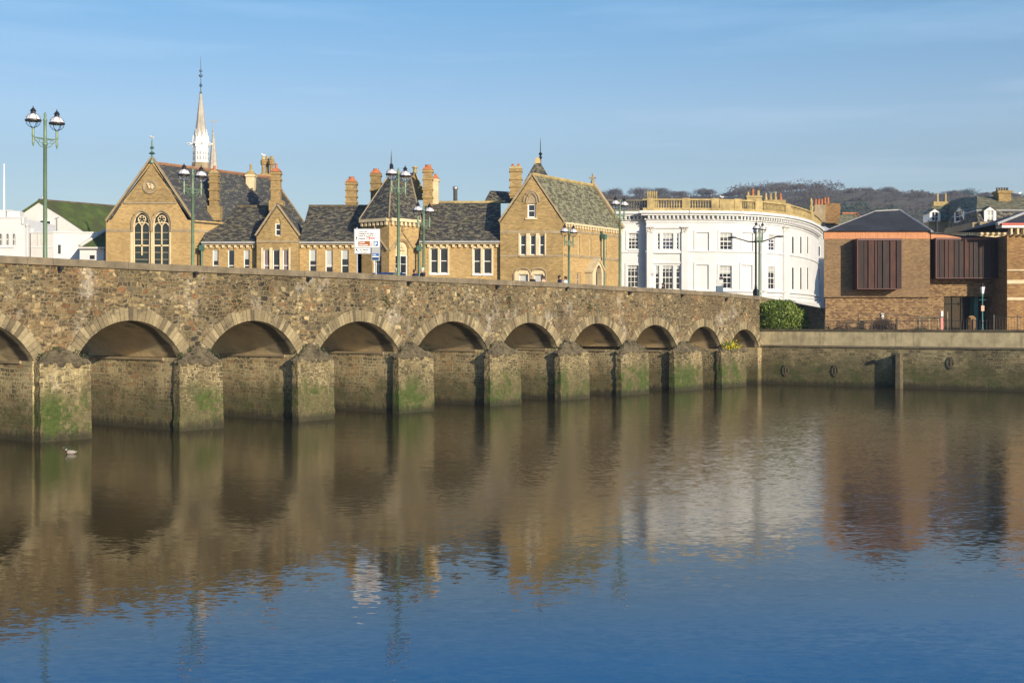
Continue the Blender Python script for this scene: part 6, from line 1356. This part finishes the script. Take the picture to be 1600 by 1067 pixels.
# small sign assemblies further right
z1 = BS.w(BS.s_(1020, -2.), 0, -2.).y; g1 = top_z(BS.s_(1020, -2.)) - DK; P1 = PL((0, z1), (1, 0))
t = thing('white_traffic_sign', (gx(1020, z1), z1, g1), 'small stacked white signs on a post in front of the white building bay', 'road sign')
m = MB(); m.tube([(gx(1019.5, z1), z1 + .05, g1), (gx(1019.5, z1), z1 + .05, gz(427, z1))], .05, 8); m.build('post', 'grey', t)
for y0, y1 in ((432, 436.3), (436.8, 440.3), (440.8, 449)): m = MB(); m.px(P1, 1015.2, y0, 1024.3, y1, -.02, .01); q = m.build('sign_face', 'signw', t); m = MB(); m.px(P1, 1016.4, y0 + 1.2, 1023, y0 + 1.9, .013, .016); m.build('sign_line', 'grey', q)
m = MB(); m.px(P1, 1017.2, 427.3, 1022.4, 428.5, -.02, .01); m.build('bracket', 'grey', t)
z1 = BS.w(BS.s_(1125, -1.5), 0, -1.5).y; g1 = top_z(BS.s_(1125, -1.5)) - DK; P1 = PL((0, z1), (1, 0))
t = thing('parking_meter_box', (gx(1125, z1), z1, g1), 'small grey traffic signal box with white plate on the bridge by the white building window', 'signal box')
m = MB(); m.px(P1, 1119.5, 447, 1130, 470, -.4, 0); m.build('cabinet', 'blueiron', t); m = MB(); m.px(P1, 1119.2, 437, 1130, 443.5, -.1, .03); m.px(P1, 1120, 443.6, 1128, 446.8, -.1, .02); m.build('sign_face', 'steel', t); m = MB(); m.px(P1, 1124, 433, 1129.6, 436.8, -.1, .03); m.build('lamp_head', 'black', t)

# ------------------------------------------------------------------ people on the bridge
def person(px, off, face, coat, hair, label, h=1.72, hat=None, lean=0., skin=(.45, .26, .17)):
    s = BS.s_(px, off); g = BS.w(s, top_z(s) - DK, off)
    t = thing('person', g, label, 'person'); f = Vector((math.cos(face), math.sin(face), 0)); r = Vector((f.y, -f.x, 0)); q = h / 1.72
    def P(a, b_, c): return g + (r * a + f * b_ + Vector((0, 0, c))) * q
    for nm in ('skin_' + str(round(skin[0] * 100)),):
        if nm not in MT: MT[nm] = plain('skin', skin, .6, .08)
    for nm, c in ((coat, None),): pass
    V_, E_, R_ = [], [], []
    def vv(p, rad): V_.append(p - g); R_.append(rad * q); return len(V_) - 1
    pel = vv(P(0, 0, .95), .145); ch = vv(P(0, .01, 1.15), .135); up = vv(P(0, .0, 1.36), .155); nk = vv(P(0, .0, 1.47), .062); hd0 = vv(P(0, .02, 1.54), .075); hd = vv(P(0, .025, 1.62), .096); hd2 = vv(P(0, .01, 1.69), .07)
    E_ += [(pel, ch), (ch, up), (up, nk), (nk, hd0), (hd0, hd), (hd, hd2)]
    no = vv(P(0, .125, 1.59), .014); E_.append((hd, no))
    for sg in (-1, 1):
        e_ = vv(P(.105 * sg, 0, 1.60), .016); E_.append((hd, e_))
        sh = vv(P(.19 * sg, 0, 1.40), .065); el = vv(P(.25 * sg, -.03, 1.12), .045); wr = vv(P(.24 * sg, .10, .90), .03); pa = vv(P(.235 * sg, .13, .82), .035); E_ += [(up, sh), (sh, el), (el, wr), (wr, pa)]
        for k, (dx, ln) in enumerate(((-.028, .075), (-.009, .09), (.010, .085), (.028, .065))):
            a1 = vv(P(.235 * sg, .14 + dx, .78), .0095); a2 = vv(P(.225 * sg, .145 + dx, .78 - ln), .008); E_ += [(pa, a1), (a1, a2)]
        th = vv(P(.21 * sg, .175, .83), .010); th2 = vv(P(.20 * sg, .20, .79), .009); E_ += [(wr, th), (th, th2)]
        hp = vv(P(.09 * sg, 0, .88), .095); kn = vv(P(.10 * sg, .02, .49), .06); an = vv(P(.10 * sg, -.01, .09), .042); to = vv(P(.11 * sg, .15, .035), .032); E_ += [(pel, hp), (hp, kn), (kn, an), (an, to)]
    def skinmesh(V_, E_, R_, name, mat, root=0):
        me = bpy.data.meshes.new(name); me.from_pydata([tuple(v) for v in V_], E_, []); o = bpy.data.objects.new('tmp', me); COL.objects.link(o)
        md = o.modifiers.new('s', 'SKIN'); md.use_smooth_shade = True; su = o.modifiers.new('u', 'SUBSURF'); su.levels = 1; su.render_levels = 1
        for i, rr in enumerate(R_): o.data.skin_vertices[0].data[i].radius = (rr, rr)
        o.data.skin_vertices[0].data[root].use_root = True
        dg = bpy.context.evaluated_depsgraph_get(); ev = bpy.data.meshes.new_from_object(o.evaluated_get(dg)); bpy.data.objects.remove(o)
        ev.materials.clear(); ev.materials.append(MT[mat]); b_ = bpy.data.objects.new(name, ev); COL.objects.link(b_); b_.parent = t; return b_
    skinmesh(V_, E_, R_, 'body', 'skin_' + str(round(skin[0] * 100)))
    # coat: torso and sleeves as one garment; trousers below
    V_, E_, R_ = [], [], []
    c0 = vv(P(0, 0, .80), .185); c1 = vv(P(0, 0, .95), .175); c2 = vv(P(0, .01, 1.15), .17); c3 = vv(P(0, 0, 1.35), .18); c4 = vv(P(0, 0, 1.45), .09); E_ += [(c0, c1), (c1, c2), (c2, c3), (c3, c4)]
    for sg in (-1, 1):
        a = vv(P(.20 * sg, 0, 1.38), .09); b_ = vv(P(.26 * sg, -.03, 1.12), .07); c = vv(P(.245 * sg, .09, .92), .055); E_ += [(c3, a), (a, b_), (b_, c)]
    skinmesh(V_, E_, R_, 'coat', coat, 1)
    V_, E_, R_ = [], [], []
    c0 = vv(P(0, 0, .93), .155); 
    for sg in (-1, 1):
        a = vv(P(.09 * sg, 0, .84), .11); b_ = vv(P(.10 * sg, .02, .49), .08); c = vv(P(.10 * sg, -.01, .10), .065); E_ += [(c0, a), (a, b_), (b_, c)]
    skinmesh(V_, E_, R_, 'trousers', 'snavy', 0)
    m = MB(); c = P(0, -.012, 1.645); m.ball(c, .118 * q, 12, 8, (1, 1, 1.0), t0=.42); m.ball(P(0, -.05, 1.60), .10 * q, 10, 8, (1, .8, 1.15)); m.build('hair', hair, t, True)
    for sg in (-1, 1): m = MB(); m.ball(P(.035 * sg, .105, 1.625), .012 * q, 6, 5); m.build('eye', 'txt', t)
    m = MB(); m.tube([P(-.025, .105, 1.552), P(.025, .105, 1.552)], .006, 5); m.build('mouth', 'sred', t)
    if hat:
        m = MB(); m.ball(P(0, 0, 1.665), .125 * q, 12, 8, t0=.5); m.build('hat', hat, t, True)
    return t
MT['coat_dark'] = plain('dark_coat', (.018, .018, .03), .9, .2, 6); MT['coat_navy'] = plain('navy_coat', (.012, .018, .07), .9, .2, 6); MT['coat_pale'] = plain('pale_blue_jacket', (.45, .55, .65), .85, .1, 6)
MT['coat_pink'] = plain('pink_jacket', (.60, .38, .28), .85, .1, 6); MT['coat_grey'] = plain('grey_green_coat', (.10, .12, .11), .9, .2, 6)
MT['hair_white'] = plain('white_hair', (.55, .55, .50), .8, .15, 9); MT['hair_brown'] = plain('brown_hair', (.07, .035, .02), .8, .2, 9); MT['hair_blond'] = plain('blond_hair', (.45, .33, .18), .8, .2, 9); MT['hair_dark'] = plain('dark_hair', (.02, .014, .012), .8, .2, 9); MT['hat_mint'] = plain('mint_hat', (.45, .60, .50), .85, .1, 6)
person(648, -1.0, .6, 'coat_navy', 'hair_brown', 'person in navy coat walking left of a companion in mint hat', 1.58)
person(660.5, -1.0, .5, 'coat_dark', 'hair_white', 'person in dark coat and mint hat seen from behind on the bridge', 1.68, 'hat_mint')
person(619.5, -1.9, 2.2, 'coat_grey', 'hair_white', 'white-haired person in grey coat behind the tall lamp post by the tower', 1.66)
person(832, -1.2, -2.3, 'coat_dark', 'hair_blond', 'blond person in black coat in front of the twin arched windows', 1.60)
person(849, -1.4, 2.6, 'coat_pink', 'hair_brown', 'brown-haired person in pink jacket in front of the right arched window', 1.62)
person(874.5, -1.0, .3, 'coat_navy', 'hair_dark', 'dark-haired person in navy coat beside one in a pale jacket', 1.70)
person(883.5, -.9, 2.6, 'coat_pale', 'hair_dark', 'dark-haired person in pale blue jacket turned to a companion in navy', 1.66)
person(1036, -1.5, 2.8, 'coat_dark', 'hair_dark', 'person in black silhouetted before the white building bay window', 1.68)

# ------------------------------------------------------------------ blue car on the bridge
sc_ = BS.s_(606, -4.2); cb = BS.w(sc_, top_z(sc_) - DK, -4.2); u = Vector((BD.x, BD.y, 0)); v = Vector((BN.x, BN.y, 0))
t = thing('parked_car', cb, 'dark blue car on the bridge, only its roof showing above the parapet', 'car')
def cp(a, b_, c): return cb + u * a + v * b_ + Vector((0, 0, c))
MT['carblue'] = (lambda b: b.fin((.015, .04, .16), .3, None, **{'Coat Weight': .8}))(NB('blue_car_paint'))
m = MB(); prof_ = [(-2.1, .35), (-2.15, .75), (-1.9, 1.0), (-1.2, 1.05), (-.75, 1.48), (.6, 1.52), (1.35, 1.08), (2.0, .92), (2.15, .6), (2.1, .35)]
n_ = len(prof_); Lf = [cp(a, .85 if z < 1.2 else .68, z) for a, z in prof_]; Rt = [cp(a, -.85 if z < 1.2 else -.68, z) for a, z in prof_]
for i in range(n_): j = (i + 1) % n_; m.face([Lf[i], Lf[j], Rt[j], Rt[i]])
m.face(Lf[::-1]); m.face(Rt); m.build('body', 'carblue', t)
for sg in (-1, 1):
    m = MB(); m.face([cp(-1.05, .80 * sg + .03 * sg, 1.1), cp(1.15, .83 * sg, 1.1), cp(.58, .71 * sg, 1.45), cp(-.7, .71 * sg, 1.42)]); m.build('side_window', 'glass', t)
    for a in (-1.35, 1.35):
        m = MB(); m.tube([cp(a, .70 * sg, .32), cp(a, .88 * sg, .32)], .32, 14); w_2 = m.build('wheel', 'black', t); m = MB(); m.tube([cp(a, .88 * sg, .32), cp(a, .895 * sg, .32)], .19, 12); m.build('rim', 'steel', w_2)
m = MB(); m.face([cp(.72, .62, 1.48), cp(.72, -.62, 1.48), cp(1.33, -.72, 1.12), cp(1.33, .72, 1.12)]); m.build('windscreen', 'glass', t)

# ------------------------------------------------------------------ duck
dp = at(110.5, 709, 11000 / (709 - 505.)); dp.z = 0
t = thing('mallard_duck', dp, 'drake mallard with dark green head swimming left below the bridge pier', 'duck')
def dq(a, b_, c): return dp + Vector((a, b_, c))
MT['duckbody'] = plain('duck_body', (.30, .27, .24), .7, .15, 12); MT['duckhead'] = plain('duck_head', (.008, .03, .014), .35, .1)
MT['duckbrown'] = plain('duck_breast', (.06, .025, .015), .7, .1)
m = MB(); m.tube([dq(.27, 0, .12), dq(.20, 0, .09), dq(.08, 0, .07), dq(-.06, 0, .07), dq(-.15, 0, .09), dq(-.19, 0, .14), dq(-.195, 0, .20), dq(-.205, 0, .26)], [.012, .05, .09, .095, .075, .045, .034, .030], 12); m.build('body', 'duckbody', t, True)
m = MB(); m.ball(dq(-.15, 0, .09), .085, 12, 8, (.8, 1, .95)); m.build('breast', 'duckbrown', t, True)
m = MB(); m.lathe(dq(-.195, 0, .175), [(.046, 0), (.046, .02)], 10); m.build('neck_ring', 'wpaint', t)
m = MB(); m.tube([dq(-.188, 0, .12), dq(-.193, 0, .172)], [.062, .049], 12); m.build('lower_neck', 'duckbrown', t, True)
m = MB(); m.tube([dq(-.195, 0, .197), dq(-.20, 0, .24), dq(-.215, 0, .285), dq(-.22, 0, .32)], [.042, .043, .052, .02], 12); m.build('head', 'duckhead', t, True)
m = MB(); m.tube([dq(-.255, 0, .275), dq(-.31, 0, .262), dq(-.33, 0, .262)], [.014, .013, .006], 8); m.build('bill', 'lichen', t)
m = MB(); m.tube([dq(.20, 0, .12), dq(.28, 0, .145)], [.05, .008], 8); m.build('tail', 'duckhead', t)

# ------------------------------------------------------------------ shrub, railings and street things above the quay
random.seed(9)
zs_ = 117.2; t = thing('green_shrub', (gx(1222, zs_), zs_, GZ), 'big glossy green leafy shrub where the bridge meets the quay wall', 'shrub')
m = MB(); c0 = Vector((gx(1222, zs_), zs_, GZ))
for (x, y, r) in ((1203, 487, 1.0), (1199, 503, 1.0), (1214, 484, 1.0), (1222, 496, 1.5), (1234, 488, 1.1), (1245, 493, 1.0), (1251, 503, .85), (1240, 506, 1.2), (1212, 504, 1.3), (1228, 482, .8), (1193, 481, .5), (1206, 477, .5), (1256, 509, .5)):
    c = at(x, y, zs_ + random.uniform(-.5, .5))
    for _ in range(int(1000 * r ** 1.6)):
        d = Vector((random.gauss(0, 1), random.gauss(0, 1), random.gauss(0, 1))).normalized(); p = c + d * r * random.uniform(.75, 1.06); a = (d.orthogonal().normalized() * random.uniform(-1, 1) + d.cross(d.orthogonal()).normalized() * random.uniform(-1, 1) + d * .3).normalized(); b_ = a.cross(d + Vector((random.gauss(0, .35), random.gauss(0, .35), random.gauss(0, .35)))).normalized(); k = random.uniform(.07, .13)
        m.face([p - a * k, p + b_ * k * .5, p + a * k, p - b_ * k * .5])
m.build('foliage', 'leaf', t)
m = MB()
for x in (1205, 1222, 1238): m.tube([(gx(x, zs_), zs_, GZ), tuple(at(x + 2, 495, zs_))], [.08, .03], 6)
m.build('stem', 'bark', t)
# railing along the quay
def railing(xa, xb, za, zb, h, label, pitch=.16, post=8, y=None):
    A_ = Vector((gx(xa, za), za, GZ)); B_ = Vector((gx(xb, zb), zb, GZ)); n = int((B_ - A_).length / pitch); t = thing('iron_railing', A_, label, 'railing', 'black railings above the river wall')
    m = MB()
    for z in (.25, h - .12): m.hexa([A_ + Vector((0, -.02, z)), B_ + Vector((0, -.02, z)), B_ + Vector((0, .02, z)), A_ + Vector((0, .02, z)), A_ + Vector((0, -.02, z + .04)), B_ + Vector((0, -.02, z + .04)), B_ + Vector((0, .02, z + .04)), A_ + Vector((0, .02, z + .04))])
    m.build('rail', 'black', t); m = MB()
    for i in range(n + 1):
        p = A_.lerp(B_, i / n); r = .016; m.hexa([p + Vector(q) for q in ((-r, -r, 0), (r, -r, 0), (r, r, 0), (-r, r, 0), (-r * .3, -r * .3, h), (r * .3, -r * .3, h), (r * .3, r * .3, h), (-r * .3, r * .3, h))])
    m.build('bars', 'black', t)
    for i in range(0, n + 1, post):
        p = A_.lerp(B_, i / n); q = MB(); q.box(p.x - .035, p.x + .035, p.y - .035, p.y + .035, GZ, GZ + h + .1); q.build('post', 'black', t)
railing(1289, 1400, 113.6, 109.9, 1.75, 'black spiked railing in front of the left brick wall of the museum', .26, 8)
railing(1402, 1552, 109.8, 105.0, 1.75, 'black spiked railing crossing in front of the dark glazed entrance', .26, 8)
railing(1553, 1690, 104.9, 101.8, 2.05, 'taller black spiked railing in front of the rusty brick building', .22, 8)
# bare shrubs and garden plants behind the wall
def bush(x, z, w_, h, label, n, mat='twig', seed=1, name='bare_shrub'):
    random.seed(seed); c = Vector((gx(x, z), z, GZ)); t = thing(name, c, label, 'shrub'); m = MB()
    for _ in range(n):
        a = random.uniform(0, 6.28); r = random.uniform(.3, 1) * w_; e = c + Vector((math.cos(a) * r, math.sin(a) * r * .6, h * random.uniform(.6, 1) * (1 - .35 * (r / w_) ** 2))); m.tube([c + Vector((math.cos(a) * r * .3, math.sin(a) * .2 * r, 0)), c.lerp(e, .5) + Vector((0, 0, .1 * h)), e], [.02, .014, .006], 3, False)
    m.build('branches', mat, t); f = MB()
    for _ in range(n * 4):
        a = random.uniform(0, 6.28); r = math.sqrt(random.random()) * w_; p = c + Vector((math.cos(a) * r, math.sin(a) * r * .6, h * random.uniform(.35, .98) * (1 - .4 * (r / w_) ** 2))); q = Vector((random.gauss(0, 1), random.gauss(0, 1), random.gauss(0, 1))).normalized() * .08; s2 = q.orthogonal() * .35; f.face([p - q, p + s2, p + q, p - s2])
    f.build('leaves', mat, t)
bush(1379, 111.7, 1.15, 2.1, 'rounded brown leafless shrub in front of the museum brick wall', 420, 'twig', 3)
bush(1318, 113.2, .8, 1.55, 'low straggly shrub near the left end of the museum railing', 120, 'twig', 5)
bush(1345, 112.6, .5, 1.6, 'thin brown shrub between the low and the rounded shrubs', 90, 'twig2', 6)
bush(1437, 109.4, 1.0, 1.25, 'low dark shrub under the wooden rail near the entrance', 160, 'ivy', 7)
z1 = 112.3; t = thing('notice_board', (gx(1379, z1), z1, GZ), 'small pale notice board standing behind the rounded brown shrub', 'sign'); m = MB(); m.tube([(gx(1376.5, z1), z1 + .1, GZ), (gx(1376.5, z1), z1 + .1, gz(489, z1))], .05, 8); m.build('post', 'bark', t); m = MB(); m.hexa([at(1376.5, 498, z1), at(1381, 498.5, z1), at(1381, 498.5, z1 + .05), at(1376.5, 498, z1 + .05), at(1376.5, 489.5, z1), at(1381.5, 489.5, z1), at(1381.5, 489.5, z1 + .05), at(1376.5, 489.5, z1 + .05)]); m.build('board', 'steel', t)
t = thing('timber_frame', (gx(1445, 110), 110, GZ), 'weathered timber rail frame on posts beside the entrance', 'frame')
for x in (1436.5, 1451, 1465.5): m = MB(); m.tube([(gx(x, 110), 110, GZ), (gx(x, 110), 110, gz(496.5, 110))], .06, 6); m.build('post', 'bathdark', t)
m = MB(); m.tube([at(1431, 498, 110), at(1440, 496, 110), at(1470, 497, 110)], .09, 6); m.build('rail', 'capstone', t)
t = thing('boundary_chain', (gx(1370, 112.2), 112.2, GZ), 'thin rusty pipe rail sagging across the front of the museum wall', 'rail'); m = MB(); m.tube([at(1341, 491, 112.2), at(1377, 491, 112.2), at(1405, 491.5, 112.2), at(1434, 494, 112.2)], .035, 6); m.build('rail', 'bark', t)
for x in (1341, 1377, 1434): m = MB(); m.tube([at(x, 491.5 if x < 1400 else 494, 112.2), (gx(x, 112.2), 112.2, GZ)], .035, 6); m.build('post', 'bark', t)
MT['pink'] = plain('pink_paint', (.62, .20, .20), .6, .1); z1 = 107.
t = thing('pink_post', (gx(1471.5, z1), z1, GZ), 'tall pink and white banner post at the corner of the entrance', 'post'); m = MB(); m.box(gx(1470, z1), gx(1473.6, z1), z1, z1 + .12, GZ, gz(495.5, z1)); m.build('lower_panel', 'pink', t); m = MB(); m.box(gx(1470.8, z1), gx(1473.8, z1), z1 + .01, z1 + .11, gz(495.4, z1), gz(486, z1)); m.build('upper_panel', 'wpaint', t); m = MB(); m.box(gx(1467, z1), gx(1474, z1), z1 - .03, z1 - .003, gz(496, z1), gz(494.4, z1)); m.build('crossbar', 'black', t)
t = thing('leaning_pole', (gx(1480.5, 108), 108, GZ), 'thin pale pole just right of the pink post', 'post'); m = MB(); m.tube([(gx(1480.8, 108), 108, GZ), at(1480.4, 487, 108)], .05, 6); m.build('pole', 'bathdark', t)
z1 = 107.; PB = PL((0, z1), (1, 0)); m = wallmesh(PB, [(1513.5, 531), (1513.5, 500)] + arc_pts(1513.5, 1524.5, 500, 495.5, 8, False)[1:-1] + [(1524.5, 500), (1524.5, 531)], [[(1517.5, 530)] + arc_pts(1517.5, 1520.8, 502, 499, 6, False) + [(1520.8, 530)]], .4)
t = thing('brick_arch_pillar', (gx(1519, z1), z1, GZ), 'small round-topped brick arch standing inside the entrance railing', 'pillar'); m.build('arch', 'obrick', t)
m = MB(); m.box(gx(1513.5, z1), gx(1524.5, z1), z1 + .41, z1 + .5, GZ, gz(498, z1)); m.tube([PB.w(*PB.sz(x, y), -.2) for x, y in arc_pts(1513.5, 1524.5, 500, 495, 8, False)], .12, 6); m.build('back', 'obrick', t)
z1 = 106.; b = Vector((gx(1535, z1), z1, GZ)); H = gz(444, z1) - GZ; t = thing('street_lamp', b, 'slim teal lamp post with white lantern and small notice above the quay', 'street lamp')
m = MB(); m.lathe(b, [(.11, 0), (.11, 1.0), (.06, 1.15), (.05, H - 1.1), (.08, H - 1.0), (.05, H - .8)], 10); m.tube([b + Vector((-.3, 0, H - 1.3)), b + Vector((.3, 0, H - 1.3))], .025, 5); m.build('pole', 'teal', t)
m = MB(); m.lathe(b, [(.12, H - .8), (.22, H - .22)], 6); ln_ = m.build('lantern', 'opal', t); m = MB(); m.lathe(b, [(.25, H - .217), (.12, H - .05), (.03, H + .1)], 6); m.build('lantern_cap', 'black', ln_)
m = MB(); m.box(b.x - .13, b.x + .13, z1 - .09, z1 - .07, gz(486, z1), gz(477.5, z1)); m.build('notice', 'coat_pink', t)
m = MB(); m.ball(b + Vector((0, -.08, gz(502.5, z1) - GZ)), .06, 8, 6); m.build('bracket', 'wpaint', t)

# ------------------------------------------------------------------ haze
hb = NB('haze_air'); pv = hb.n('ShaderNodeVolumePrincipled', {'Color': (.62, .78, 1., 1), 'Density': .00025, 'Anisotropy': .2}); hb.nt.links.new(pv.outputs[0], hb.out.inputs['Volume']); MT['haze'] = hb.m
m = MB(); m.box(-1750, 1750, -130, 1720, -2.6, 118); tag(m.build('haze', 'haze'), kind='stuff')
